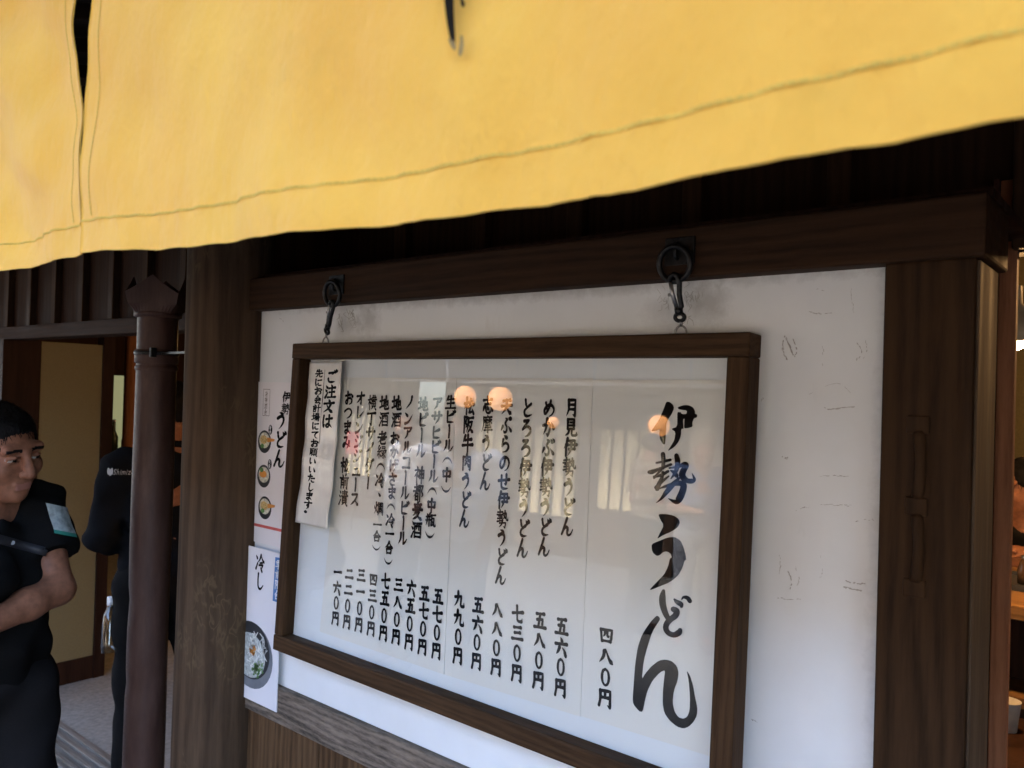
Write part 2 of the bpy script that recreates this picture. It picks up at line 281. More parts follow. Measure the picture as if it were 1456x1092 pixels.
def ribbon(path, wid):
    """a path and its half widths -> closed outline polygon with rounded ends"""
    L, R = [], []
    n = len(path)
    for i, (x, y) in enumerate(path):
        a = path[max(i-1, 0)]; b = path[min(i+1, n-1)]
        dx, dy = b[0]-a[0], b[1]-a[1]; d = math.hypot(dx, dy) or 1; nx, ny = -dy/d, dx/d
        L.append((x+nx*wid[i], y+ny*wid[i])); R.append((x-nx*wid[i], y-ny*wid[i]))
    return L, R
def ink_stroke(code, pts, sharp, base, rnd):
    """-> list of quads/fans (2-D polygons)"""
    seg = 3 if len(pts) == 2 else 5
    path = spline(pts, sharp, seg); n = len(path)
    acc = [0]
    for a, b in zip(path, path[1:]): acc.append(acc[-1]+math.hypot(b[0]-a[0], b[1]-a[1]))
    T = acc[-1] or 1
    wid = [base*wprof(code, s/T)*(1+rnd.uniform(-.08, .08)) for s in acc]
    return ribbon_polys(path, wid)
def ribbon_polys(path, wid):
    L, R = ribbon(path, wid); polys = []
    for i in range(len(path)-1): polys.append([L[i], L[i+1], R[i+1], R[i]])
    for end in (0, -1):
        c, r = path[end], wid[end]
        if r > .4*max(wid)*.5: polys.append([(c[0]+r*math.cos(k*math.pi/4), c[1]+r*math.sin(k*math.pi/4)) for k in range(8)])
    for i in range(1, len(path)-1):                   # fill the outside of sharp turns
        a, b, c = path[i-1], path[i], path[i+1]
        v1 = (b[0]-a[0], b[1]-a[1]); v2 = (c[0]-b[0], c[1]-b[1])
        dd = (math.hypot(*v1)*math.hypot(*v2)) or 1
        if (v1[0]*v2[0]+v1[1]*v2[1])/dd < .6:
            r = wid[i]*.95; polys.append([(b[0]+r*math.cos(k*math.pi/3), b[1]+r*math.sin(k*math.pi/3)) for k in range(6)])
    return polys
def glyph_polys(ch, base=5.2):
    rnd = random.Random(ord(ch)*13+int(base*10)); out = []
    ns = GL[ch].count(';')+1
    base = base*(1.12 if ns <= 4 else 1.0 if ns <= 8 else .82 if ns <= 12 else .68)
    for st in GL[ch].split(';'):
        code, *pp = st.split(); pts, sh = [], []
        for p in pp:
            sh.append(p.endswith('!')); x, y = p.rstrip('!').split(','); pts.append((float(x), float(y)))
        b = base*.9 if code == 'o' and len(pts) > 6 else base
        out += ink_stroke(code, pts, sh, b, rnd)
    return out
class Ink:
    """collects flat ink polygons; put(u, v) maps 2-D to a point of the sheet"""
    def __init__(s): s.v, s.f = [], []
    def poly(s, pts3):
        i = len(s.v); s.v += pts3; s.f.append(list(range(i, i+len(pts3))))
    def column(s, text, top, bot, wid, nrm, base=5.2, fill=.95, lift=0.0006):
        """text runs from point top to point bot (3-D, centre line); wid = cell width vector"""
        top, bot, wid, nrm = map(np.asarray, (top, bot, wid, nrm)); n = len(text); step = (bot-top)/n
        q = 0
        for k, ch in enumerate(text):
            if ch == '　': continue
            o = top+step*k
            for pl in glyph_polys(ch, base):
                q += 1                                     # strokes cross: keep each a hair above the last
                s.poly([tuple(o+wid*((x-50)/100)+step*(.5+(y-50)/100*fill)+nrm*(lift+(q % 60)*6e-6)) for x, y in pl])
    def shape(s, pts2, put, smooth=1):
        """a traced outline (2-D), smoothed, filled by tessellation"""
        for _ in range(smooth):
            q = []
            for a, b in zip(pts2, pts2[1:]+pts2[:1]):
                q += [(a[0]*.8+b[0]*.2, a[1]*.8+b[1]*.2), (a[0]*.2+b[0]*.8, a[1]*.2+b[1]*.8)]
            pts2 = q
        tri = tessellate_polygon([[Vector((x, y, 0)) for x, y in pts2]])
        i = len(s.v); s.v += [tuple(put(x, y)) for x, y in pts2]; s.f += [[i+a for a in t] for t in tri]
    def stroke(s, pts, put, seg=6):
        """pts: (x, y, full width)"""
        path = spline(pts, [False]*len(pts), seg)
        for pl in ribbon_polys([(p[0], p[1]) for p in path], [max(p[2], .3)/2 for p in path]): s.poly([tuple(put(x, y)) for x, y in pl])
    def build(s, name, m, parent): return raw(name, s.v, s.f, m, parent, smooth=False)
# ------------------------------------------------------------------ people: smooth distance fields turned into one continuous surface
def surface_nets(v, xs, ys, zs):
    s = v < 0
    nx, ny, nz = v.shape
    cnt = np.zeros((nx-1, ny-1, nz-1), np.int8)
    sl_ = lambda d, n: slice(d, n-1+d)
    for i in (0, 1):
        for j in (0, 1):
            for k in (0, 1): cnt += s[sl_(i, nx), sl_(j, ny), sl_(k, nz)]
    act = (cnt > 0) & (cnt < 8)
    idx = -np.ones(act.shape, np.int64); I = np.argwhere(act); idx[act] = np.arange(len(I))
    pos = np.zeros((len(I), 3)); num = np.zeros(len(I))
    ax = (xs, ys, zs)
    corner = [(a, b, c) for a in (0, 1) for b in (0, 1) for c in (0, 1)]
    for c0 in corner:
        for d in range(3):
            if c0[d]: continue
            c1 = list(c0); c1[d] = 1
            i0 = I+np.array(c0); i1 = I+np.array(c1)
            v0 = v[i0[:, 0], i0[:, 1], i0[:, 2]]; v1 = v[i1[:, 0], i1[:, 1], i1[:, 2]]
            x = (v0 < 0) != (v1 < 0)
            t = np.where(x, v0/np.where(x, v0-v1, 1), 0)
            for e in range(3):
                p = ax[e][i0[:, e]]+(t*(ax[e][i1[:, e]]-ax[e][i0[:, e]]) if e == d else 0)
                pos[:, e] += np.where(x, p, 0)
            num += x
    pos /= num[:, None]
    F = []
    for d in range(3):
        a, b = [(1, 2), (2, 0), (0, 1)][d]
        lo = [slice(None)]*3; hi = [slice(None)]*3
        lo[d] = slice(0, v.shape[d]-1); hi[d] = slice(1, v.shape[d])
        for q in (a, b): lo[q] = hi[q] = slice(1, v.shape[q]-1)
        s0, s1 = s[tuple(lo)], s[tuple(hi)]
        E = np.argwhere(s0 != s1); flip = s1[s0 != s1]
        E[:, a] += 1; E[:, b] += 1
        def cell(da, db):
            c = E.copy(); c[:, a] -= da; c[:, b] -= db; return idx[c[:, 0], c[:, 1], c[:, 2]]
        q = np.stack([cell(1, 1), cell(0, 1), cell(0, 0), cell(1, 0)], 1)
        q[flip] = q[flip][:, ::-1]; F.append(q)
    F = np.concatenate(F); F = F[(F >= 0).all(1)]
    return pos, F

class SDF:
    def __init__(s): s.ops = []
    def add(s, f, lo, hi, k=.02, mode='u', m=.05): s.ops.append((f, np.array(lo)-m-k, np.array(hi)+m+k, k, mode)); return s
    def cone(s, a, b, ra, rb, k=.02, mode='u', cut=None):
        a, b = np.array(a, float), np.array(b, float); ab = b-a; L2 = ab@ab
        def f(x, y, z):
            t = np.clip(((x-a[0])*ab[0]+(y-a[1])*ab[1]+(z-a[2])*ab[2])/L2, 0, 1)
            d = np.sqrt((x-a[0]-t*ab[0])**2+(y-a[1]-t*ab[1])**2+(z-a[2]-t*ab[2])**2)-(ra+t*(rb-ra))
            if cut is not None:                         # flat end (a sleeve or trouser end)
                n = ab/math.sqrt(L2); d = np.maximum(d, ((x-b[0])*n[0]+(y-b[1])*n[1]+(z-b[2])*n[2])-cut)
            return d
        r = max(ra, rb); return s.add(f, np.minimum(a, b)-r, np.maximum(a, b)+r, k, mode)
    def ell(s, c, r, k=.02, mode='u', rot=None):
        c, r = np.array(c, float), np.array(r, float); Rm = np.eye(3) if rot is None else np.array(rot)
        def f(x, y, z):
            X, Y, Z = x-c[0], y-c[1], z-c[2]
            if rot is not None: X, Y, Z = (Rm[0, i]*X+Rm[1, i]*Y+Rm[2, i]*Z for i in range(3))
            q = np.sqrt((X/r[0])**2+(Y/r[1])**2+(Z/r[2])**2); g = np.sqrt((X/r[0]**2)**2+(Y/r[1]**2)**2+(Z/r[2]**2)**2)+1e-9
            return q*(q-1)/g
        m = r.max(); return s.add(f, c-m, c+m, k, mode)
    def grid(s, h, fine=None, hf=None, pad=.03):
        us = [o for o in s.ops if o[4] == 'u']
        lo = np.min([o[1]+.05+o[3] for o in us], 0)-pad; hi = np.max([o[2]-.05-o[3] for o in us], 0)+pad
        ax = []
        for d in range(3):
            if fine is None: ax.append(np.arange(lo[d], hi[d]+h, h)); continue
            f0, f1 = fine[0][d], fine[1][d]
            A = np.arange(f0, f1+hf, hf); n0 = max(1, math.ceil((f0-lo[d])/h)); n1 = max(1, math.ceil((hi[d]-A[-1])/h))
            ax.append(np.concatenate([f0-h*np.arange(n0, 0, -1), A, A[-1]+h*np.arange(1, n1+1)]))
        return ax
    def mesh(s, h, fine=None, hf=None, disp=None):
        xs, ys, zs = s.grid(h, fine, hf)
        V = np.full((len(xs), len(ys), len(zs)), .5, np.float32)
        for f, lo, hi, k, mode in s.ops:
            i = [slice(*np.searchsorted(a, (lo[d], hi[d]))) for d, a in enumerate((xs, ys, zs))] if mode != 'x' else [slice(None)]*3
            if any(q.stop is not None and q.stop <= q.start for q in i): continue
            x, y, z = np.meshgrid(xs[i[0]], ys[i[1]], zs[i[2]], indexing='ij', sparse=True)
            d = f(x, y, z).astype(np.float32); c = V[tuple(i)]
            if mode == 'u': hh = np.clip(.5+.5*(c-d)/k, 0, 1); c = c*(1-hh)+d*hh-k*hh*(1-hh)
            else:
                if mode == 's': d = -d
                hh = np.clip(.5-.5*(c-d)/k, 0, 1); c = c*(1-hh)+d*hh+k*hh*(1-hh)
            V[tuple(i)] = c
        if disp is not None:
            x, y, z = np.meshgrid(xs, ys, zs, indexing='ij', sparse=True); V = V+disp(x, y, z).astype(np.float32)
        return surface_nets(V, xs, ys, zs)

def rotz(a): c, s = math.cos(a), math.sin(a); return np.array([[c, -s, 0], [s, c, 0], [0, 0, 1]])
def rotx(a): c, s = math.cos(a), math.sin(a); return np.array([[1, 0, 0], [0, c, -s], [0, s, c]])
def roty(a): c, s = math.cos(a), math.sin(a); return np.array([[c, 0, s], [0, 1, 0], [-s, 0, c]])

class HeadSpace:
    """head primitives are given in the head's own frame (face looks along -y) and turned into place"""
    def __init__(s, sd, c, R, sc=1.0): s.sd, s.c, s.R, s.sc = sd, np.array(c, float), R, sc
    def p(s, q): return s.c+s.R@(np.array(q, float)*s.sc)
    def ell(s, c, r, k=.02, mode='u'): s.sd.ell(s.p(c), np.array(r)*s.sc, k, mode, s.R)
    def ball(s, c, r, k=.02, mode='u'): s.sd.ell(s.p(c), (r*s.sc,)*3, k, mode)
    def cone(s, a, b, ra, rb, k=.02, mode='u'): s.sd.cone(s.p(a), s.p(b), ra*s.sc, rb*s.sc, k, mode)
def head(hs, detail=True):
    hs.ell((0, .015, .03), (.076, .094, .087), .01)
    hs.ell((0, -.028, -.047), (.066, .066, .076), .035)
    hs.ball((0, -.072, -.095), .022, .03)
    for s in (-1, 1):
        hs.ball((s*.048, -.005, -.062), .022, .03)
        hs.ball((s*.042, -.066, -.024), .024, .022)
        hs.ell((s*.077, .018, -.006), (.010, .020, .032), .008)
    hs.cone((0, -.094, .016), (0, -.114, -.028), .009, .0145, .012)
    if detail:
        hs.cone((-.042, -.080, .030), (.042, -.080, .030), .014, .014, .016)
        for s in (-1, 1):
            hs.ball((s*.033, -.104, .006), .015, .014, 's')
            hs.ball((s*.032, -.0805, .005), .0125, .003)
            hs.cone((s*.016, -.091, .010), (s*.031, -.0945, .0135), .0035, .0038, .004); hs.cone((s*.031, -.0945, .0135), (s*.047, -.084, .008), .0038, .0032, .004)
            hs.cone((s*.018, -.090, -.002), (s*.044, -.084, -.003), .003, .003, .005)
            hs.ball((s*.0125, -.104, -.033), .0085, .006)
            hs.ell((s*.080, .016, -.004), (.006, .011, .020), .004, 's')
        hs.cone((-.019, -.090, -.0625), (.019, -.090, -.0625), .006, .006, .006); hs.cone((-.015, -.091, -.073), (.015, -.091, -.073), .0075, .0075, .006)
        hs.cone((-.024, -.0985, -.0675), (.024, -.0985, -.0675), .0022, .0022, .003, 's')
def hand(sd, wrist, d, nrm, side=1, curl=.5, sc=1.0):
    """palm, four unequal bent fingers and a thumb from the side of the palm; d: towards the fingers, nrm: out of the back of the hand"""
    wrist = np.array(wrist, float); d = np.array(d, float); d /= np.linalg.norm(d); nrm = np.array(nrm, float); nrm -= d*(nrm@d); nrm /= np.linalg.norm(nrm)
    lat = np.cross(d, nrm)*side
    for i, (off, ln, fl) in enumerate(((.030, .082, .066), (.010, .086, .074), (-.010, .083, .068), (-.029, .076, .052))):
        b = wrist+(d*ln+lat*off)*sc; sd.cone(wrist+lat*off*.6*sc, b, .014*sc, .0115*sc, .012)
        a = curl*(1+.08*i); d1 = d*math.cos(a*.6)-nrm*math.sin(a*.6); d2 = d*math.cos(a*1.5)-nrm*math.sin(a*1.5); d3 = d*math.cos(a*2.2)-nrm*math.sin(a*2.2)
        p1 = b+d1*fl*.45*sc; p2 = p1+d2*fl*.33*sc; p3 = p2+d3*fl*.24*sc
        sd.cone(b, p1, .0098*sc, .0088*sc, .004); sd.cone(p1, p2, .0088*sc, .0078*sc, .003); sd.cone(p2, p3, .0078*sc, .0066*sc, .003)
    t0 = wrist+(d*.022+lat*.026)*sc; t1 = t0+(d*.030+lat*.024-nrm*.010)*sc; t2 = t1+(d*.030+lat*.008-nrm*.012)*sc
    sd.cone(t0, t1, .0145*sc, .0115*sc, .01); sd.cone(t1, t2, .0105*sc, .0085*sc, .004)

def figure(P, label, loc, th, mats, group=None, detail=True):
    """P: pose (viewer-facing frame: face along -y). Builds an Empty with one body mesh, hair and clothes as children"""
    root = thing('person', label, 'person', loc, group)
    h, hf = (P.get('h', .008), P.get('hf', .0032))
    Rw = rotz(th); loc = np.array(loc, float)
    def place(v): return v@Rw.T+loc
    HR = rotz(math.radians(P['head'][0]))@rotx(math.radians(P['head'][1]))@roty(math.radians(P['head'][2] if len(P['head']) > 2 else 0))
    hc = np.array(P['hc'], float); hsz = P.get('hs', 1.0)
    B = SDF(); hs = HeadSpace(B, hc, HR, hsz); head(hs, detail)
    nb = np.array(P['neck'], float)
    B.cone(hs.p((0, .02, -.06)), nb, .054, .060, .03)
    ch, pv = np.array(P['chest'], float), np.array(P['pelvis'], float); wd = P.get('build', 1.0)
    B.cone(nb, ch, .06, .11*wd, .05); B.cone(ch, pv, .105*wd, .11*wd, .05)
    for s in ('L', 'R'):
        sh, el, wr = (np.array(q, float) for q in P['arm'+s][:3])
        B.cone(nb-[0, 0, .02], sh, .05, .048, .04); B.cone(sh, el, .046*wd, .039, .02); B.cone(el, (el*.6+wr*.4), .040, .039, .02); B.cone((el*.6+wr*.4), wr, .039, .027, .02)
        hd = P['arm'+s][3]
        if hd: hand(B, wr, hd[0], hd[1], hd[2], hd[3])
        hp, kn, an = (np.array(q, float) for q in P['leg'+s])
        B.cone(pv, hp, .09, .085, .04); B.cone(hp, kn, .08, .052, .03); B.cone(kn, an, .05, .035, .02)
        B.cone(an, an+np.array(P.get('toe', (0, -.15, -.05))), .034, .028, .02)
    m_ = .16*hsz
    v, f = B.mesh(h, (hc-m_, hc+m_), hf)
    mi = np.zeros(len(f), int)
    if detail:
        c = (v[f].mean(1)-hc)@HR/hsz; ax_ = abs(c[:, 0])
        brow = (abs(c[:, 2]-.030+.10*(ax_-.03)**2*40) < .0042) & (ax_ > .013) & (ax_ < .052) & (c[:, 1] < -.055)
        eye = (np.sqrt((ax_-.032)**2+(c[:, 1]+.0805)**2+(c[:, 2]-.005)**2) < .0138) & (abs(c[:, 2]-.005) < .0042)
        iris = eye & (abs(c[:, 0]-np.sign(c[:, 0])*.032-.004) < .0062)
        lip = (abs(c[:, 2]+.0678) < .0085) & (ax_ < .021) & (c[:, 1] < -.087)
        mi[brow] = 1; mi[eye] = 2; mi[iris] = 1; mi[lip] = 3
    raw('body', place(v), f, [mats['skin'], mats['hair'], mats['eye'], mats['lip']], root, mi=mi)
    # hair
    Hh = SDF(); hh = HeadSpace(Hh, hc, HR, hsz)
    vol = P.get('hairvol', 1.0)
    hh.ell((0, .020, .036), (.082*vol, .100*vol, .093*vol), .01)
    if P.get('long'): hh.ell((0, .055, -.05), (.075, .06, .11), .03)
    hh.ell((0, -.085, -.040), (.086, .092, .108), .012, 's')
    for s in (-1, 1): hh.ell((s*.086, -.028, -.030), (.03, .045, .055), .01, 's')
    if not P.get('long'): hh.ell((0, .03, -.12), (.11, .12, .075), .012, 's')
    def strands(x, y, z):
        X, Y, Z = ((x-hc[0])*HR[0, i]+(y-hc[1])*HR[1, i]+(z-hc[2])*HR[2, i] for i in range(3))
        a = np.arctan2(X, Y+.02); return .0012*np.sin(a*61+4*np.sin(Z*70)+X*90)+.0010*np.sin(a*97+Z*160+Y*70)+.0012*np.sin(Z*120+5*a+Y*60)+.003*np.sin(X*70+Y*55+Z*40)
    hv, hfc = Hh.mesh(h*.75 if not detail else P.get('hh', .004), disp=strands if detail else None)
    if detail:                                          # loose tapered strands lying over the cap of hair
        rh = random.Random(int(abs(loc[0])*1000)); hv = list(map(tuple, hv)); hfc = [tuple(q) for q in hfc]; base = len(hv); top = hs.p((0, .03, .13))
        for _ in range(1500):
            p = np.array(hv[rh.randrange(base)]); o = p-hs.p((0, .01, .02)); o /= np.linalg.norm(o)
            d = p-top; d = d-o*(d@o); d /= (np.linalg.norm(d)+1e-6); d = d+np.array([rh.gauss(0, .25) for _ in range(3)])+o*rh.uniform(-.02, .22); d /= np.linalg.norm(d)
            sd = np.cross(o, d); L = rh.uniform(.012, .028); w0 = .0011
            i = len(hv); q = p-o*.001
            hv += [tuple(q-sd*w0), tuple(q+sd*w0), tuple(q+d*L*.55+o*.0015+sd*w0*.7), tuple(q+d*L*.55+o*.0015-sd*w0*.7), tuple(q+d*L-o*.001)]
            hfc += [(i, i+1, i+2, i+3), (i+3, i+2, i+4)]
        hv = np.array(hv)
    raw('hair', place(hv), hfc, mats['hair'], root)
    # shirt
    T = SDF(); bl = P.get('belly', 1.0)
    T.ell(ch+[0, 0, -.02], (.165*wd, .112*wd, .17), .04); T.ell((ch+pv)/2+[0, -.012*bl, .0], (.158*wd*bl, .118*wd*bl, .17), .07); T.ell(pv+[0, 0, .03], (.165*wd, .118*wd, .13), .07)
    T.cone(nb-[0, 0, .015], nb-[0, 0, .06], .072, .10, .05)
    for s in ('L', 'R'):
        sh, el, wr = (np.array(q, float) for q in P['arm'+s][:3])
        T.cone(nb-[0, -.01, .035], sh, .060, .066, .045)
        sv = P.get('sleeve'+s, P.get('sleeve', .62)); e2 = sh+(el-sh)*min(sv, 1.0)
        T.cone(sh, e2, .068*wd, .074 if sv < 1 else .060, .025, cut=.0 if sv < 1 else None)
        if sv > 1: w2 = el+(wr-el)*(sv-1); T.cone(el, w2, .060, .054, .02, cut=0)
    hem = P['hem']
    T.add(lambda x, y, z: hem+.006*np.sin(x*40)-z+0*y, (-9,)*3, (9,)*3, .008, 'x')
    T.cone(nb-[0, 0, .03]+[0, -.01, 0], hs.p((0, -.02, -.10)), .056, .074, .012, 's')
    T.cone(nb+[0, -.02, -.02], nb+[0, -.13, -.05], .035, .022, .015, 's')
    def folds(x, y, z): return .0050*np.sin(z*36+x*31+3*np.sin(y*19))+.0045*np.sin(x*47-z*33+2*np.sin(z*21))+.003*np.sin(y*61+z*47+x*19)
    sv_, sf_ = T.mesh(h*.9, disp=folds)
    shirt = raw('shirt', place(sv_), sf_, mats['shirt'], root)
    # collar
    C = SDF()
    cc = nb+[0, .0, .012]
    def ringp(a): return cc+np.array([math.sin(a)*.068, -math.cos(a)*.068+.004, -.016*math.cos(a)])
    for k in range(14):
        C.cone(ringp(math.radians(30+300/14*k)), ringp(math.radians(30+300/14*(k+1))), .012, .012, .006)
    cv, cf = C.mesh(.005)
    raw('collar', place(cv), cf, mats['shirt'], shirt)
    # trousers
    Q = SDF()
    Q.ell(pv+[0, 0, .0], (.168*wd, .122*wd, .12), .03)
    for s in ('L', 'R'):
        hp, kn, an = (np.array(q, float) for q in P['leg'+s])
        Q.cone(hp+[0, 0, .02], kn, .098*wd, .076, .04); Q.cone(kn, an, .074, .062, .03, cut=.0)
    def fold2(x, y, z): return .004*np.sin(z*28+x*17+2*np.sin(y*15))+.003*np.sin(x*33-z*39)
    qv, qf = Q.mesh(h*1.1, disp=fold2)
    tr = raw('trousers', place(qv), qf, mats['trousers'], root)
    for s in ('L', 'R'):
        an = np.array(P['leg'+s][2], float); K = SDF(); toe = np.array(P.get('toe', (0, -.15, -.05)))
        K.ell(an+[0, .01, -.045], (.045, .06, .045), .02); K.cone(an+[0, 0, -.05], an+toe+[0, -.02, -.012], .042, .036, .03)
        zf = P.get('floor', 0.0)
        K.add(lambda x, y, z: zf+.002-z+0*x+0*y, (-9,)*3, (9,)*3, .006, 'x')
        kv, kf = K.mesh(.008); raw('shoe', place(kv), kf, mats['shoe'], root)
    return root, dict(place=place, shirt=(place(sv_), sf_), hc=hc, HR=HR, shirt_ob=shirt, trousers_ob=tr, trousers=(place(qv), qf))
# ------------------------------------------------------------------ materials of the place
M_beam = wood('dark beam wood', (0.0223, 0.0117, 0.0064), (0.0503, 0.0252, 0.0127), 'x', .62, 26)
M_post = wood('dark post wood', (0.0188, 0.0096, 0.0048), (0.0503, 0.0259, 0.0121), 'z', .6, 20, wear=(0.0585, 0.0337, 0.0175), wear_lo=.66)
M_side = wood('lighter post side', (0.0651, 0.0451, 0.0304), (0.1302, 0.0911, 0.0608), 'z', .7, 24)  # lighter tone for the side of the corner post
M_log = wood('weathered log', (0.0429, 0.0266, 0.0168), (0.0976, 0.0609, 0.0367), 'z', .8, 15, bstr=.6, traces=(.125, .082, .045))
M_frame = wood('board frame wood', (0.0321, 0.0169, 0.0083), (0.0772, 0.0404, 0.0193), 'x', .6, 40, wear=(0.0834, 0.0480, 0.0249), wear_lo=.68)
M_framev = wood('board frame upright wood', (0.0306, 0.0160, 0.0078), (0.0733, 0.0385, 0.0184), 'z', .6, 40, wear=(0.0739, 0.0426, 0.0221), wear_lo=.68)
M_rail = wood('weathered grey rail', (0.0570, 0.0461, 0.0359), (0.2375, 0.1843, 0.1411), 'x', .9, 34, bstr=.9, stretch=5)
M_board = wood('cedar board', (.045, .024, .012), (.125, .072, .036), 'z', .75, 26)
M_trans = wood('transom board', (0.0158, 0.0072, 0.0041), (0.0304, 0.0145, 0.0082), 'z', .7, 20)
M_batten = wood('batten wood', (0.0247, 0.0121, 0.0062), (0.0469, 0.0242, 0.0122), 'z', .65, 26)
M_lintel = wood('entrance lintel wood', (0.0180, 0.0081, 0.0050), (0.0378, 0.0186, 0.0115), 'x', .7, 24)
M_red = wood('reddish door wood', (0.1810, 0.0732, 0.0374), (0.3439, 0.1515, 0.0776), 'z', .6, 26)
M_dark = wood('brown interior wood', (0.0168, 0.0072, 0.0045), (0.0336, 0.0152, 0.0090), 'z', .6, 20)
M_eave = wood('eave board', (0.0210, 0.0132, 0.0096), (0.0420, 0.0270, 0.0192), 'y', .7, 18)
M_beige = plain('sandy clay wall', (0.1915, 0.1484, 0.0692), .9, var=.08, sc=140, bstr=.25)
M_iron = plain('black iron', (.022, .021, .020), .42, .85, var=.5, sc=120, bstr=.3)
M_steel = plain('worn steel', (.30, .28, .26), .3, .9, var=.4, sc=160)
M_tile = plain('grey roof tile', (.09, .09, .095), .6, var=.3, sc=8)
M_conc = plain('shop floor concrete', (.25, .23, .20), .75, var=.22, sc=46, bstr=.3)
M_ink = plain('brush ink', (.007, .007, .0075), .8, spec=.05, var=.3, sc=200)
M_backing = plain('pale backing board', (.72, .735, .75), .6, var=.02, sc=6)
def paper(name, col):
    m, t, b, o = mat(name); v = coords(t)
    fi = noise(t, v, 320, 3, .7); big = noise(t, v, 5, 3)
    c = mix(t, .5, ramp(t, fi, [(.3, tuple(x*.96 for x in col)), (.7, col)]), ramp(t, big, [(.3, tuple(x*.95 for x in col)), (.7, col)]))
    t.links.new(c, b.inputs['Base Color']); b.inputs['Roughness'].default_value = .8; b.inputs['Specular IOR Level'].default_value = .2
    bump(t, b, big, .2, .004); return m
M_paper = paper('washi paper', (.74, .715, .665))
M_seam = plain('paper edge', (.36, .34, .31), .8)
def plaster():
    m, t, b, o = mat('white plaster'); v = coords(t)
    big = noise(t, v, 3.5, 5, .6); fine = noise(t, v, 60, 5, .65)
    c = ramp(t, big, [(.3, (.70, .70, .69)), (.7, (.78, .785, .785))])
    st = noise(t, coords(t, (1, 1, .35), (2, 0, 5)), 9, 6, .7)
    c = mix(t, ramp(t, st, [(.63, (0, 0, 0)), (.85, (.5, .5, .5))]), c, (.50, .46, .41))
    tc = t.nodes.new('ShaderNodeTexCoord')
    def smudge_shade(cx, cz, rx, rz, amount, c):
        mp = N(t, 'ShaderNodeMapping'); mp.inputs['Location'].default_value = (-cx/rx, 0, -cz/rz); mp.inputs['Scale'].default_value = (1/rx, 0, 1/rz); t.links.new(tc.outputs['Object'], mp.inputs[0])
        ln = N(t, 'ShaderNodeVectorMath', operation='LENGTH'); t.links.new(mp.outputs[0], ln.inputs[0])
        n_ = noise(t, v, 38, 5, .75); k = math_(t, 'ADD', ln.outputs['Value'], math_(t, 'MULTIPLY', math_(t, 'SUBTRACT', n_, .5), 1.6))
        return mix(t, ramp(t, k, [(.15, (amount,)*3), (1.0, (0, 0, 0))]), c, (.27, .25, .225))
    for q in ((-1.405, 1.80, .05, .05, .5), (-.575, 1.80, .045, .045, .5), (-.66, 1.785, .05, .035, .3), (-1.47, 1.79, .05, .03, .4), (-.31, 1.4, .022, .6, .32), (-1.0, 1.838, .9, .022, .5)): c = smudge_shade(*q, c)  # dirt by the hooks, then painted shade along post and beam edges
    t.links.new(c, b.inputs['Base Color']); b.inputs['Roughness'].default_value = .85; b.inputs['Specular IOR Level'].default_value = .25
    bump(t, b, fine, .12, .002); return m
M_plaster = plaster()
def glass(name, tint=(1, 1, 1), gain=1.0):
    m, t, b, o = mat(name); t.nodes.remove(b)
    g = N(t, 'ShaderNodeNewGeometry'); ior = N(t, 'ShaderNodeMix', data_type='FLOAT'); ior.inputs[2].default_value = 1.52; ior.inputs[3].default_value = 1/1.52
    t.links.new(g.outputs['Backfacing'], ior.inputs[0]); fr = N(t, 'ShaderNodeFresnel'); t.links.new(ior.outputs[0], fr.inputs['IOR'])
    tr = N(t, 'ShaderNodeBsdfTransparent'); tr.inputs[0].default_value = (*tint, 1); gl = N(t, 'ShaderNodeBsdfGlossy', i_Roughness=.012); gl.inputs[0].default_value = (1, 1, 1, 1)
    mx = N(t, 'ShaderNodeMixShader'); t.links.new(math_(t, 'MULTIPLY', fr.outputs[0], gain), mx.inputs[0]); t.links.new(tr.outputs[0], mx.inputs[1]); t.links.new(gl.outputs[0], mx.inputs[2])
    t.links.new(mx.outputs[0], o.inputs[0]); return m
M_glass = glass('window glass', (.985, .99, .985), .52)
def copper():
    m, t, b, o = mat('brown painted downpipe'); v = coords(t, (1, 1, .25)); n = noise(t, v, 26, 5, .65); n2 = noise(t, coords(t), 160, 3)
    c = ramp(t, n, [(.3, (.044, .021, .016)), (.55, (.064, .033, .025)), (.75, (.092, .050, .040))])
    t.links.new(c, b.inputs['Base Color']); t.links.new(ramp(t, n2, [(.3, (.38,)*3), (.7, (.58,)*3)]), b.inputs['Roughness']); b.inputs['Specular IOR Level'].default_value = .18; bump(t, b, n, .25, .004); return m
M_pipe = copper()
def stone_ground():
    m, t, b, o = mat('stone paving'); v = coords(t)
    br = N(t, 'ShaderNodeTexBrick', i_Scale=1.0, i_Mortar_Size=.012, i_Brick_Width=.9, i_Row_Height=.45); br.inputs['Color1'].default_value = (0.1170, 0.1092, 0.0962, 1); br.inputs['Color2'].default_value = (0.0910, 0.0845, 0.0748, 1); br.inputs['Mortar'].default_value = (.12, .115, .105, 1)
    t.links.new(v, br.inputs['Vector']); n = noise(t, v, 35, 5, .7); big = noise(t, v, 1.2, 4)
    c = mix(t, .35, br.outputs[0], ramp(t, n, [(.3, (0.0585, 0.0546, 0.0481)), (.7, (0.1495, 0.1398, 0.1235))])); c = mix(t, .25, c, ramp(t, big, [(.3, (0.0585, 0.0546, 0.0494)), (.7, (0.1430, 0.1333, 0.1170))]))
    t.links.new(c, b.inputs['Base Color']); b.inputs['Roughness'].default_value = .8; bump(t, b, n, .3, .004); return m
M_ground = stone_ground()

# ------------------------------------------------------------------ ground
MB().box(-90, 90, -120, 90, -.3, 0).build('ground', M_ground, kind='structure')
MB().box(-8.0, 3.0, .44, 5.6, .002, .006).build('shop_floor', M_conc, kind='structure')

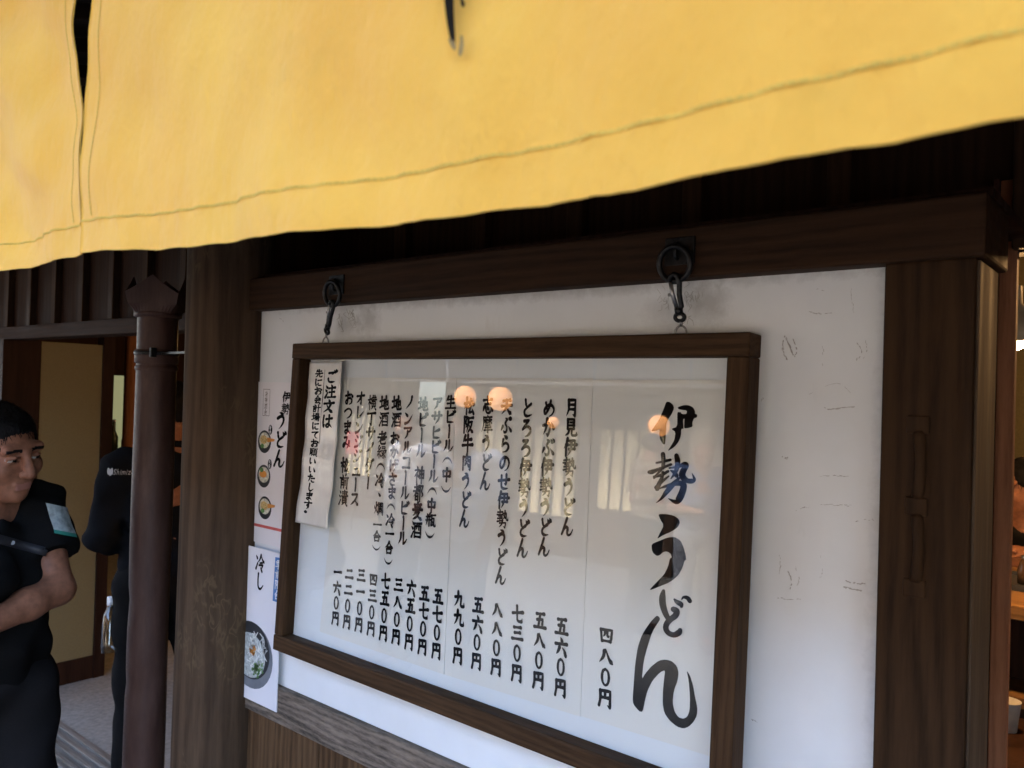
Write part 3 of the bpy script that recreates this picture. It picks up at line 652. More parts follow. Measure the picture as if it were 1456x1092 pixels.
# ------------------------------------------------------------------ the shop
shop = thing('shop_building', 'dark timber udon shop front with white plaster bay, log post and open entrance', 'shop', (0, 0, 0))
ZT, ZS = 1.836, .909
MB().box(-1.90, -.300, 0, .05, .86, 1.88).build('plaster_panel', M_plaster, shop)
MB().box(-1.90, -.302, -.016, .03, .822, ZS, .003).build('sill_rail', M_rail, shop)
mb = MB(); x = -1.99; rb = random.Random(3)
while x < -.31:
    x2 = min(x+.1535, -.303); mb.box(x+.0012, x2-.0012, -.004+rb.uniform(-.0015, .0015), .03, .02, .824, .002); x = x2
mb.build('wainscot', M_board, shop)
beam = MB().box(-1.90, -.188, -.040, .13, ZT, 1.916, .004).build('lintel_beam', M_beam, shop)
cp = MB().box(-.309, -.2, -.028, .128, 0.0, ZT+.001, .004).build('corner_post', M_post, shop)
MB().box(-.2045, -.197, -.018, .112, .02, 1.834, .001).build('post_side_board', M_side, shop)
# raised relief on the corner post: bowed strips between small blocks
mb = MB()
yp = -.028
def relief_at(px, py): return on_y(px, py, yp)
zt_, zb_ = relief_at(1308, 604)[2], relief_at(1300, 836)[2]; xc = float(relief_at(1304, 720)[0])
zm = (zt_+zb_)/2
for z0, z1 in ((zm+.012, zt_-.010), (zb_+.010, zm-.012)):
    pts = [(xc+.004*math.sin(math.pi*k/14), yp+.003-.008*math.sin(math.pi*k/14), z0+(z1-z0)*k/14) for k in range(15)]
    mb.tube(pts, .009, 8, rad=[.0085-.002*math.sin(math.pi*k/14) for k in range(15)])
for z in (zt_, zm, zb_): mb.box(xc-.015, xc+.013, yp-.003, yp+.004, z-.012, z+.012, .002)
mb.build('post_relief', M_post, cp)
# side cheeks of the bay and the recessed facade line
MB().box(-1.93, -1.88, .05, .36, 0, 2.2).build('bay_side', M_dark, shop)
MB().box(-.27, -.238, .129, .36, 0, ZT).build('bay_side', M_dark, shop)
MB().box(-1.93, -.188, .0, .36, 1.918, 1.93).build('bay_top', M_dark, shop)
MB().box(-.232, -.2065, .345, .368, 0, 2.02, .002).build('door_jamb', M_red, shop)
MB().box(-.240, -.2325, .33, .42, 0, 2.02, .001).build('jamb_stop', wood('jamb stop wood', (.03, .012, .009), (.05, .022, .016), 'z'), shop)
tw = MB().box(-6.5, 3.0, .352, .40, 1.90, 2.9).build('transom_wall', M_trans, shop)
x = -6.1
while x < 2.6:
    MB().box(x-.022, x+.022, .322, .351, 1.902, 2.7, .003).build('batten', M_batten, tw); x += .2955
MB().box(-6.5, -1.93, .318, .43, 1.838, 1.901, .003).build('entrance_lintel', M_lintel, shop)
MB().box(-.188, 3.0, .318, .43, 1.90, 1.965, .003).build('entrance_lintel', M_lintel, shop)
MB().box(-6.5, -4.64, .33, .42, 0, 1.838).build('door_panel', M_dark, shop)
MB().box(-4.64, -4.575, .30, .478, 0, 1.838, .003).build('door_post', M_dark, shop)
MB().box(-4.64, -4.58, .478, .79, .075, 1.838).build('clay_wall', M_beige, shop)
MB().box(-4.64, -4.572, .478, .79, .0, .13, .003).build('base_board', M_dark, shop)
MB().box(-4.65, -4.565, .79, .85, 0, 1.9, .003).build('door_post', M_dark, shop)
mb = MB()
mb.box(-4.575, -2.0, .255, .44, 0, .012, .003)
for k in range(4): mb.box(-4.574, -2.0, .275+k*.042, .292+k*.042, .0122, .022, .002)
mb.build('door_track', wood('threshold wood', (.12, .10, .08), (.27, .23, .19), 'x', .8, 30), shop)
MB().box(-4.9, -2.2, -.02, .253, 0.001, .006, .002).build('threshold_stone', plain('threshold granite', (.30, .29, .25), .85, var=.3, sc=70, bstr=.4), shop)
MB().box(2.55, 2.65, -1.25, .34, 0, 2.42).build('light_block_wall', M_dark, shop)  # added out of view to keep side light off beam end and plaster
# log post: slightly irregular trunk, beside the downpipe
def log_post():
    t = bmesh.new(); n = 48; rings = []
    zs = [0+k*.05 for k in range(57)]
    for z in zs:
        ring = []
        for k in range(n):
            a = 2*math.pi*k/n
            r = .108*(1+.005*math.sin(2*a+z*1.3)+.004*math.sin(3*a-2.1*z+1)+.004*math.sin(7*a+z*5)+.004*math.sin(z*3.3)+.03*max(0, .25-abs(z-.75))*math.sin(a*2))
            ring.append(t.verts.new((-1.930+.002*math.sin(z*1.4)+r*math.cos(a), -.030+r*math.sin(a), z)))
        rings.append(ring)
    for A, B in zip(rings, rings[1:]):
        for k in range(n): t.faces.new((A[k], A[(k+1) % n], B[(k+1) % n], B[k])).smooth = True
    m = MB(); m.add(t); return m.build('log_post', M_log, shop)
log_post()
MB().box(3.0, 9, .35, .45, 0, 2.9).build('facade_wall', M_dark, shop)
MB().box(-12, -6.5, .35, .45, 0, 2.9).build('facade_wall', M_dark, shop)
# eave and roof
ev = MB().prism([(-1.30, 2.40), (.45, 2.95), (.45, 2.99), (-1.30, 2.44)], 'yz', -12, 9).build('eave', M_eave, shop)
mb = MB(); x = -11.8
while x < 9: mb.bar((x, -1.24, 2.375), (x, .36, 2.878), .045, .06, .003, up=(1, 0, 0)); x += .36
mb.build('rafters', M_eave, ev)
MB().box(-12, 9, -1.335, -1.30, 2.34, 2.47, .004).build('eave_board', M_eave, ev)
mb = MB().prism([(-1.40, 2.45), (3.2, 4.7), (3.2, 4.8), (-1.40, 2.55)], 'yz', -12, 9); mb.prism([(3.2, 4.7), (8.2, 2.6), (8.2, 2.7), (3.2, 4.8)], 'yz', -12, 9)
mb.build('roof', M_tile, shop)
# the room behind
MB().box(-12, 9, 5.6, 5.7, 0, 4.0).build('interior_wall', plain('olive clay wall', (.16, .13, .06), .9, sc=60), shop)
MB().box(-8.1, -8.0, .45, 5.6, 0, 4.0).build('interior_wall', M_dark, shop)
MB().box(2.9, 3.0, .45, 5.6, 0, 4.0).build('interior_wall', M_dark, shop)
MB().box(-8, 3, .43, 5.6, 2.75, 2.8).build('interior_ceiling', M_dark, shop)
MB().box(-2.0, -.26, .40, .44, 0, 2.75).build('interior_wall', M_dark, shop)
wn = MB(); yw0, yw1 = 2.31, 2.75
wn.box(-7.998, -7.96, yw0-.05, yw1+.05, 0.91, 0.97); wn.box(-7.998, -7.96, yw0-.05, yw1+.05, 1.69, 1.75); wn.box(-7.998, -7.96, yw0-.05, yw0, 0.97, 1.69); wn.box(-7.998, -7.96, yw1, yw1+.05, 0.97, 1.69)
wf = wn.build('window', M_dark, shop)
MB().box(-7.995, -7.985, yw0, yw1, 0.97, 1.69).build('pane', glow('frosted window lit from outside', (.62, .72, .42), .018), wf)

# ------------------------------------------------------------------ hanging menu board (bottom edge stands a little off the wall)
TA = .040; YB = -.0735; ZB = 1.0285
def bp(x, s, d): return np.array([x, YB+d*math.cos(TA)+s*math.sin(TA), ZB-d*math.sin(TA)+s*math.cos(TA)])
BN = np.array([0, -math.cos(TA), math.sin(TA)])
BM = Matrix(((1, 0, 0, 0), (0, math.cos(TA), math.sin(TA), YB), (0, -math.sin(TA), math.cos(TA), ZB), (0, 0, 0, 1)))   # local (x, depth, s)
def on_board(px, py, d):
    q = bp(0, 0, d); r = pray(px, py); return CP+r*(((q-CP)@BN)/(r@BN))
def to_s(p): return ((p[1]-YB)*math.sin(TA)+(p[2]-ZB)*math.cos(TA))
BX0, BX1 = -1.625, -.489
BS = .720; FWD = .036
board = thing('menu_board', 'framed glass menu board of brush written dishes hanging on the white wall', 'menu board', tuple(bp((BX0+BX1)/2, 0, .02)))
def bbox_(name, m, x0, x1, s0, s1, d0, d1, bev=0, par=None):
    b = MB().box(x0, x1, d0, d1, s0, s1, bev); b.b.transform(BM); return b.build(name, m, par or board)
bbox_('frame_rail', M_frame, BX0, BX1, BS-FWD, BS, 0, .045, .003)
bbox_('frame_rail', M_frame, BX0, BX1, 0, FWD, 0, .045, .003)
bbox_('frame_stile', M_framev, BX0+.0005, BX0+FWD-.006, FWD, BS-FWD, .0015, .0445, .003)
bbox_('frame_stile', M_framev, BX1-FWD, BX1-.0005, FWD, BS-FWD, .0015, .0445, .003)
bbox_('glass_pane', M_glass, BX0+.02, BX1-.02, FWD-.01, BS-FWD+.01, .0195, .0225)
bbox_('backing_board', M_backing, BX0+.02, BX1-.02, FWD-.01, BS-FWD+.01, .0345, .040)
DP = .0325                                           # depth of the paper's face
def sheet(name, px_list, parent, lift=0.0):
    """a sheet of paper with its real outline, one millimetre thick card"""
    P = [on_board(x, y, DP-lift) for x, y in px_list]; n = len(P)
    v = P+[p-BN*.0012 for p in P]
    f = [list(range(n)), list(range(2*n-1, n-1, -1))]+[[k, n+k, n+(k+1) % n, (k+1) % n] for k in range(n)]
    o = raw(name, v, f, M_paper, parent, smooth=False)
    bm = bmesh.new(); bm.from_mesh(o.data); bmesh.ops.recalc_face_normals(bm, faces=bm.faces[:]); bm.to_mesh(o.data); bm.free(); return o
sh_a = sheet('menu_sheet', [(489, 537), (649, 537.5), (631, 959), (454.5, 898)], board)
sh_b = sheet('menu_sheet', [(649.6, 537.5), (843, 538), (825, 1019), (631.7, 959)], board, .0002)
sh_t = sheet('title_sheet', [(843.5, 540), (1050, 540), (1032, 1082.5), (825.5, 1018)], board, .0006)
# columns: sheet, text, top pixel, bottom pixel (centre line of the writing)
COLS = [
 (sh_t, '四八〇円', (863, 889), (860.5, 1007), .031),
 (sh_b, '月見伊勢うどん', (814, 566), (806, 763), .029), (sh_b, '五六〇円', (799.5, 876), (797, 992), .029),
 (sh_b, 'めかぶ伊勢うどん', (782, 566), (773, 792), .029), (sh_b, '五八〇円', (769, 868), (765.5, 981), .029),
 (sh_b, 'とろろ伊勢うどん', (751, 566), (742.5, 794), .029), (sh_b, '七三〇円', (737, 859), (735, 970.5), .029),
 (sh_b, '天ぷらのせ伊勢うどん', (721.5, 565), (711.5, 832), .029), (sh_b, '八八〇円', (708, 854), (705.5, 961.5), .029),
 (sh_b, '志摩うどん', (694.5, 563), (689.5, 698), .029), (sh_b, '五六〇円', (681, 847), (677.5, 953), .029),
 (sh_b, '松阪牛肉うどん', (668.5, 564), (660, 751), .029), (sh_b, '九九〇円', (654, 839), (651, 945), .029),
 (sh_a, '生ビール(中)', (642, 562), (634, 706), .029), (sh_a, '五七〇円', (624, 835), (620.5, 938), .029),
 (sh_a, 'アサヒビール(中瓶)', (623.5, 563), (611, 771), .029), (sh_a, '五七〇円', (604.8, 831), (600.5, 932), .029),
 (sh_a, '地ビール', (603, 564), (598.5, 652), .029), (sh_a, '神都麦酒', (598, 662), (592, 766), .031), (sh_a, '六五〇円', (586, 823), (581.5, 925), .029),
 (sh_a, 'ノンアルコールビール', (583, 562), (572.5, 776), .028), (sh_a, '三八〇円', (568, 820), (563, 917), .029),
 (sh_a, '地酒', (565, 562), (564, 608), .030), (sh_a, 'おかげさま(冷一合)', (562.5, 614), (552, 808), .028), (sh_a, '七五〇円', (549.5, 814), (545, 912), .029),
 (sh_a, '地酒', (547.7, 562), (546, 607), .030), (sh_a, '老緑(冷・燗', (544.5, 613), (538.4, 733), .030), (sh_a, '一合)', (537.6, 738), (535, 787), .028), (sh_a, '四三〇円', (532, 813), (527.5, 905), .029),
 (sh_a, '横丁サイダー', (530.5, 561), (523.3, 696), .029), (sh_a, '三一〇円', (515, 807), (510, 899.5), .029),
 (sh_a, 'オレンジジュース', (514, 556), (504.3, 720), .029), (sh_a, '二二〇円', (498, 805), (493, 895), .029),
 (sh_a, 'おつまみ', (497.5, 556), (492.7, 639), .029), (sh_a, '松前漬', (491.8, 650), (488, 719), .031), (sh_a, '一六〇円', (481.5, 803), (477, 889.5), .029),
]
for shp, text, a, b, wd in COLS:
    k = Ink(); k.column(text, on_board(*a, DP), on_board(*b, DP), (wd, 0, 0), BN, 8.3, .97, .0012); k.build('menu_line', M_ink, shp)
# the large title, brush outlines traced from the sheet
ti = Ink()
def z1(x, y): return on_board(900+x/6.064, 550+y/6.064, DP)+BN*.0013
def z2(x, y): return on_board(900+x/6.064, 720+y/6.064, DP)+BN*.0013
def z3(x, y): return on_board(890+x/5.46, 850+y/5.46, DP)+BN*.0013
ti.shape([(290,128),(320,130),(350,155),(358,188),(335,240),(300,290),(290,335),(285,440),(280,498),(262,495),(235,450),(230,400),(235,365),(195,383),(157,385),(185,345),(225,290),(255,220),(272,180)], z1)
ti.shape([(385,178),(430,160),(480,157),(520,175),(540,210),(538,234),(557,238),(555,265),(530,270),(515,310),(518,345),(480,356),(444,360),(445,314),(448,275),(436,278),(436,318),(438,361),(420,363),(418,420),(400,470),(360,520),(300,557),(330,510),(360,460),(370,390),(332,362),(385,345),(385,240),(388,218),(415,218),(425,235),(465,235),(468,205),(430,200),(400,195)], z1, 1)
ti.stroke([(436, 318, 3), (436, 360, 6)], z1)
for st in ([(262,580,40),(266,640,36),(262,700,30)], [(205,656,18),(262,645,22),(325,630,26)], [(142,735,30),(170,732,40),(230,708,26),(330,670,24)], [(245,715,24),(215,750,18),(185,785,22)],
           [(262,740,30),(250,790,30),(228,840,40),(212,880,40)], [(185,775,22),(250,760,26),(306,728,26)], [(200,868,30),(250,820,28),(312,770,14)],
           [(378,592,40),(388,650,48),(372,730,34),(328,795,8)], [(318,700,18),(390,690,24),(446,668,44),(462,680,46),(432,735,56),(432,775,56),(470,808,44),(512,812,44),(532,795,28),(512,745,6)], [(330,722,16),(360,740,34),(380,768,36)],
           [(225,880,8),(290,856,26),(390,832,44),(436,842,56),(434,890,58),(404,962,62),(372,992,40),(308,962,6)], [(398,790,24),(340,850,46),(290,910,40),(248,964,22),(202,1002,4)]):
    ti.stroke(st, z1)
ti.shape([(220,66),(290,65),(360,80),(400,110),(408,140),(390,180),(340,215),(260,250),(210,282),(235,230),(270,162),(240,115)], z2)
ti.shape([(163,325),(220,300),(300,268),(360,262),(410,290),(440,350),(458,420),(462,463),(449,464),(430,530),(390,600),(320,655),(220,695),(137,727),(200,660),(270,590),(305,520),(322,446),(338,442),(330,410),(300,388),(265,392),(235,420),(210,428),(180,405),(165,375)], z2)
def zp(x, y): return on_board(x, y, DP)+BN*.00135
for st in ([(944,840,5),(942.6,848,9),(942.8,858,9.5),(946,870,8.5),(951,880,7)], [(958,866,8),(962.5,869,9),(961,875,9),(954,880.5,8.5),(948.5,887,8.5),(947.5,894,8),(951.5,900,7.5),(959,902.5,8),(965.5,899.5,9),(967.5,896,7)],
           [(959.5,852,3),(963,855.5,6),(968.5,859,7.5),(969.5,862,5)], [(970,852,2),(972.5,849,4),(978,850,6),(981.5,854.5,6.5)]): ti.stroke(st, zp)
ti.shape([(240,137),(258,143),(270,165),(240,210),(205,270),(170,380),(140,490),(127,632),(150,590),(200,530),(260,485),(310,477),(360,490),(400,530),(412,580),(405,640),(375,720),(365,810),(380,880),(410,925),(450,938),(480,920),(498,870),(500,760),(490,640),(473,560),(500,600),(525,680),(540,770),(558,850),(555,910),(530,960),(490,1000),(450,1014),(400,1000),(340,950),(300,890),(288,820),(290,720),(300,620),(308,560),(270,575),(210,640),(170,720),(150,800),(133,885),(105,880),(60,825),(55,780),(65,640),(75,510),(95,380),(130,280),(190,190)], z3)
ti.build('menu_title', M_ink, sh_t)
# two steel eyelets on the top rail
def eyelet(px):
    p = on_board(px, 484 if px < 600 else 468, .014); x = float(p[0]); b = MB()
    pts = [(x+.011*math.cos(math.pi*k/10), .014, BS-.002+.016*math.sin(math.pi*k/10)) for k in range(11)]
    b.tube(pts, .0018, 8); b.box(x-.018, x+.018, .009, .019, BS-.001, BS+.0012, .0005); b.b.transform(BM); b.build('eyelet', M_steel, board); return x
EX = [eyelet(463), eyelet(968)]
# ------------------------------------------------------------------ ring plates on the beam and the snap hooks that carry the board
def hanger(pxc, exx, lab, lab2):
    c = on_y(pxc[0], pxc[1], -.043); x, z = float(c[0]), 1.878
    rp = thing('ring_plate', lab, 'ring hanger', (x, -.04, z), 'ring plates on the beam')
    MB().box(x-.026, x+.026, -.0435, -.0402, z-.022, z+.022, .0012).build('plate', M_iron, rp)
    b = MB(); b.tube([(x-.004, -.043, z+.012), (x-.004, -.049, z+.010), (x-.004, -.051, z), (x-.004, -.049, z-.010), (x-.004, -.043, z-.012)], .0035, 8); b.build('staple', M_iron, rp)
    R = .027; zc = z-R+.006; yr = -.0505
    MB().tube([(x-.004+R*math.cos(2*math.pi*k/40), yr-.004*math.sin(2*math.pi*k/40), zc+R*math.sin(2*math.pi*k/40)) for k in range(40)], .0046, 10, True).build('ring', M_iron, rp)
    zr = zc-R; e = bp(exx, BS+.014, .014); top = Vector((x-.004, yr, zr+.004)); bot = Vector(e)
    hk = thing('snap_hook', lab2, 'snap hook', tuple(bot), 'snap hooks of the menu board')
    d = (bot-top); L = d.length; d.normalize(); sx = d.cross(Vector((0, 1, 0))).normalized()
    def P(u, v, w=0): return top+d*u+sx*v*1.35+Vector((0, w, 0))
    body = [P(.004, -.0055), P(-.004, -.004), P(-.0065, 0), P(-.004, .004), P(.006, .006), P(L*.35, .0035), P(L*.6, .004), P(L*.68, .0)]
    b = MB(); b.tube(body, .0044, 10); b.tube([P(L*.62, 0), P(L*.74, 0)], .0066, 10)
    b.tube([P(L*.74+.006+.006*math.sin(a), .006*math.cos(a)) for a in [2*math.pi*k/16 for k in range(16)]], .0034, 8, True); b.build('hook_body', M_iron, hk)
    b = MB(); b.tube([P(.004, -.0055), P(L*.30, -.0052), P(L*.64, -.002)], .0034, 8); b.tube([P(L*.33, -.0052), P(L*.33, -.0105)], .0026, 6); b.build('gate', M_steel, hk)
    # the last link to the eyelet
    l = MB(); q = P(L*.74+.012, 0); l.tube([q, (q+bot)/2+Vector((.002, -.001, 0)), bot], .0028, 8); l.build('link', M_steel, hk)
hanger((478, 408), EX[0], 'black iron ring plate at the left end of the beam', 'dark snap hook above the notice slip corner of the board')
hanger((966, 366), EX[1], 'black iron ring plate on the beam nearer the corner post', 'rusty snap hook above the large title side of the board')

# ------------------------------------------------------------------ scuffs on the plaster
sc_ = Ink(); put = lambda x, y: on_y(x, y, 0)+np.array([0, -.0006, 0])
for st in ([(1150,443,1.5),(1166,446,2),(1183,445,1)], [(1116,478,3),(1113,495,4),(1119,512,2)], [(1118,480,2),(1128,505,3),(1122,488,2)], [(1127,478,2),(1133,498,3),(1130,507,2)], [(1218,487,2),(1225,500,2.5),(1217,514,1.5)], [(1230,485,1.5),(1233,497,2),(1226,513,1)],
           [(1173,580,3),(1182,582,2.2),(1216,578,1)], [(1166,677,1),(1190,677,2),(1208,678,1)], [(1132,726,1),(1142,722,2.4),(1150,722,1)], [(1167,717,1),(1190,718,1.6),(1211,719,1)], [(1216,741,1.5),(1232,739,2),(1243,739,1.5)],
           [(1203,826,4),(1216,829,5),(1230,830,3)], [(1199,834,3),(1214,838,5),(1228,841,3)], [(1106,850,1.5),(1122,852,2),(1139,851,1)], [(1112,650,2),(1120,652,3),(1119,649,1)], [(1170,490,1),(1171,508,1.5),(1170,520,1)], [(1121,812,2),(1126,828,3),(1124,838,2)], [(1131,806,1),(1136,824,2),(1133,832,1)], [(1167,790,1),(1169,812,1.6),(1166,822,1)],
           [(1210,410,.8),(1212,428,1.2),(1214,444,.8)], [(1161,411,.8),(1172,413,1.4)], [(1108,788,1.5),(1110,800,2.2),(1108,815,1)], [(1066,1022,2),(1072,1024,2.6),(1076,1026,1)], [(425,437,2),(432,438,1)], [(398,452,1.2),(404,457,2)], [(1083,570,1),(1085,566,3)], [(1150,560,.8),(1190,545,1),(1212,560,.8)]):
    path = spline([tuple(map(float, q)) for q in st], [False]*3, 5); rq = random.Random(int(st[0][0]*7+st[0][1]))
    for p0, p1 in zip(path, path[1:]):                   # broken, dry traces
        if rq.random() < .30: continue
        for _ in range(1 if max(q[2] for q in st) < 2.6 else 2):
            dx, dy = rq.uniform(-.9, .9), rq.uniform(-.9, .9); wq = rq.uniform(.35, .75)*max(.8, min(p0[2], 2.2))
            sc_.stroke([(p0[0]+dx, p0[1]+dy, wq*.5), ((p0[0]+p1[0])/2+dx, (p0[1]+p1[1])/2+dy+rq.uniform(-.5, .5), wq), (p1[0]+dx, p1[1]+dy, wq*.4)], put, 2)
sc_.build('scuff_marks', plain('scuffed grey brown', (.40, .375, .35), .9), bpy.data.objects['plaster_panel'])
rs = random.Random(5); M_rub = plain('rubbed dark grey', (.42, .40, .37), .9)
for spots in (((500, 447, 16, 12, 14), (483, 458, 8, 6, 16)), ((985, 420, 20, 16, 16), (945, 425, 12, 14, 14), (975, 448, 10, 10, 8))):
    sc2 = Ink()
    for (cx, cy, n, sx_, sy_) in spots:
        for _ in range(n):
            x, y = cx+rs.gauss(0, sx_*.5), cy+rs.gauss(0, sy_*.5); sc2.stroke([(x, y, .6), (x+rs.uniform(-4, 4), y+rs.uniform(1, 7), rs.uniform(.5, 1.1)), (x+rs.uniform(-6, 6), y+rs.uniform(6, 10), .5)], put, 3)
    sc2.build('rub_mark', M_rub, bpy.data.objects['plaster_panel'])

# ------------------------------------------------------------------ laminated notice slip stuck on the glass
slip = thing('notice_slip', 'narrow laminated paper slip with two lines of writing stuck on the glass corner', 'notice', tuple(on_board(455, 630, .016)))
def slip_pt(u, v):
    """u 0..1 across, v 0..1 down"""
    tl, tr, br, bl = [on_board(x, y, .0185) for x, y in ((441, 515), (487, 514), (469.5, 752), (424.5, 742))]
    p = (tl*(1-u)+tr*u)*(1-v)+(bl*(1-u)+br*u)*v
    return p+BN*(.0004+.017*max(0, v-.45)**2.0*1.6+.0016*math.sin(v*23)*(v > .1)*(.4+abs(u-.5))+.004*(abs(u-.5)*2)**3*max(0, v-.7))
def slip_mesh():
    nu, nv = 12, 60; v, f = [], []
    for s_ in (0, 1):
        for j in range(nv+1):
            for i in range(nu+1): v.append(slip_pt(i/nu, j/nv)+BN*(.0006*(1-s_)))
    K = (nu+1)*(nv+1)
    for j in range(nv):
        for i in range(nu):
            a = j*(nu+1)+i; f.append((a, a+1, a+nu+2, a+nu+1)); f.append((K+a, K+a+nu+1, K+a+nu+2, K+a+1))
    ed = [i for i in range(nu+1)]+[j*(nu+1)+nu for j in range(1, nv+1)]+[nv*(nu+1)+i for i in range(nu-1, -1, -1)]+[j*(nu+1) for j in range(nv-1, 0, -1)]
    for a, b in zip(ed, ed[1:]+ed[:1]): f.append((a, K+a, K+b, b))
    m, t, b, o = mat('laminated paper'); vv = coords(t); n = noise(t, vv, 30, 4, .6); 
    t.links.new(ramp(t, n, [(.3, (.60, .565, .51)), (.7, (.66, .63, .575))]), b.inputs['Base Color']); b.inputs['Roughness'].default_value = .5
    b.inputs['Coat Weight'].default_value = 1; b.inputs['Coat Roughness'].default_value = .06
    n2 = noise(t, coords(t, (1, 1, .4)), 36, 3, .5); bm_ = N(t, 'ShaderNodeBump', i_Strength=.55, i_Distance=.006); t.links.new(n2, bm_.inputs['Height']); t.links.new(bm_.outputs[0], b.inputs['Coat Normal'])
    return raw('laminate', v, f, m, slip)
lam = slip_mesh()
def slip_px(px, py):
    """pixel of the writing -> (u, v) on the slip"""
    tl, tr, br, bl = (441, 515), (487, 514), (469.5, 752), (424.5, 742)
    v = (py-514.5)/(747-514.5); xl = tl[0]+(bl[0]-tl[0])*v; xr = tr[0]+(br[0]-tr[0])*v; return (px-xl)/(xr-xl), v
def slip_column(ink, text, a, b, wid, base):
    (ua, va), (ub, vb) = slip_px(*a), slip_px(*b); n = len(text)
    for k, ch in enumerate(text):
        q = 0
        for pl in glyph_polys(ch, base):
            q += 1
            ink.poly([tuple(slip_pt(ua+(ub-ua)*((k+.5+(y-50)/100*.95)/n)+wid*(x-50)/100, va+(vb-va)*((k+.5+(y-50)/100*.95)/n))+BN*(.0009+q*6e-6)) for x, y in pl])
ik = Ink(); slip_column(ik, 'ご注文は', (473, 525), (465.5, 609), .33, 8.4); slip_column(ik, '先にお会計場にてお願いいたします。', (455.3, 525), (440.5, 738), .24, 9.0)
u0, v0 = slip_px(463.2, 525.5); u1, v1 = slip_px(454.6, 632)
ik.poly([tuple(slip_pt(u0+(u1-u0)*t+e, v0+(v1-v0)*t)+BN*.0009) for e, ts in ((-.006, [k/12 for k in range(13)]), (.006, [k/12 for k in range(12, -1, -1)])) for t in ts]) 
ik.build('slip_lettering', M_ink, lam)

# ------------------------------------------------------------------ posters on the plaster beside the log post
M_poster = plain('glossy poster paper', (.78, .74, .745), .35, var=.02, sc=5)
M_red_ink = plain('red print', (.55, .10, .09), .5); M_blue = plain('blue print', (.08, .20, .45), .5); M_white = plain('white print', (.78, .78, .78), .5)
M_bowl = plain('printed black bowl', (.03, .032, .036), .4); M_bowl2 = plain('printed grey bowl', (.17, .18, .20), .4); M_udon = plain('printed noodles', (.62, .59, .48), .5, var=.4, sc=160); M_tempura = plain('printed tempura', (.55, .38, .15), .5, var=.5, sc=260); M_green = plain('printed spring onion', (.12, .26, .08), .5, var=.7, sc=300); M_egg = plain('printed egg', (.65, .26, .05), .5)
YP = -.004
def on_p(px, py, l=0): return on_y(px, py, YP-l)
def flat(name, poly, m, par, l=.0004, put=None):
    i = Ink(); i.shape([tuple(p) for p in poly], lambda x, y: (on_p(x, y, l) if put is None else put(x, y)), 0); return i.build(name, m, par)
def oval(name, cx, cy, rx, rz, m, par, l):
    """an oval print at pixel centre; radii in metres on the sheet"""
    c = on_p(cx, cy, l); i = Ink(); i.poly([tuple(c+np.array([rx*math.cos(2*math.pi*k/28), 0, rz*math.sin(2*math.pi*k/28)])) for k in range(28)]); return i.build(name, m, par)
up_ = thing('poster', 'white poster with three small bowls and brush title, upper one beside the log post', 'poster', (-1.76, 0, 1.46), 'posters on the plaster')
MB().box(-1.90, -1.615, YP, YP+.0035, 1.245, 1.655).build('sheet', M_poster, up_)
i = Ink(); i.column('伊勢', on_p(408, 556, .0004), on_p(406, 590, .0004), (.036, 0, 0), (0, -1, 0), 6.5)
i.column('うどん', on_p(400.5, 584, .0004), on_p(396, 666, .0004), (.052, 0, 0), (0, -1, 0), 7.5); i.build('poster_title', M_ink, up_)
i = Ink(); a, b = on_p(374.6, 553, .0004), on_p(382.6, 591, .0004)
for x0, z0, x1, z1 in ((a[0], a[2], b[0], a[2]), (a[0], b[2], b[0], b[2])): i.poly([(x0, a[1], z0), (x1, a[1], z0), (x1, a[1], z0-.0012), (x0, a[1], z0-.0012)])
for x0 in (a[0], b[0]): i.poly([(x0, a[1], a[2]), (x0+.0012, a[1], a[2]), (x0+.0012, a[1], b[2]), (x0, a[1], b[2])])
i.column('手打ちの味' if False else '冷神酒合', on_p(379.5, 556, .0004), on_p(377.6, 590, .0004), (.012, 0, 0), (0, -1, 0), 6); i.build('poster_box', plain('brown print', (.18, .13, .12), .6), up_)
for px, py, topm, nm in ((376, 628, M_tempura, 't'), (375, 677, M_egg, 'e'), (376.5, 722, M_tempura, 's')):
    bw = oval('bowl_print', px, py, .029, .029, M_bowl, up_, .0004); oval('noodle_print', px, py-2.0, .023, .020, M_udon, bw, .0008); oval('topping_print', px-1, py-3, .016, .011 if nm != 'e' else .009, topm, bw, .0012)
    if nm != 'e': flat('prawn_print', [(px+4, py-6), (px+14.5, py-3.5), (px+14, py-.5), (px+4, py+1)], M_egg, bw, .0013)
    oval('green_print', px-3, py+6 if nm == 't' else py-9 if nm == 'e' else py+4, .008, .006, M_green, bw, .0014)
    if nm != 's':
        bd = oval('badge', px+8.5, py-17, .0085, .0125, M_ink, up_, .0004); k = Ink(); k.column('冷合' if nm == 't' else '月見', on_p(px+8.6, py-23, .0008), on_p(px+8.4, py-11, .0008), (.010, 0, 0), (0, -1, 0), 6); k.build('badge_lettering', M_white, bd)
z = float(on_p(383, 749)[2]); MB().box(-1.90, -1.6155, YP-.0005, YP, z-.006, z+.001).build('red_band', M_red_ink, up_)
lo_ = thing('poster', 'white poster with one large noodle bowl and blue strip, lower one beside the log post', 'poster', (-1.76, 0, .95), 'posters on the plaster')
MB().box(-1.93, -1.679, -.0200, -.0172, .851, 1.236).build('sheet', plain('glossy lower poster paper', (.78, .755, .775), .35, var=.02, sc=5), lo_)
YP = -.0202
i = Ink(); i.column('冷し', on_p(370.5, 787, .0004), on_p(369, 840, .0004), (.040, 0, 0), (0, -1, 0), 6.5); i.build('poster_title', M_ink, lo_)
tagp = flat('blue_strip', [(391.5, 792), (402, 794), (398.5, 858), (387.5, 854)], M_blue, lo_)
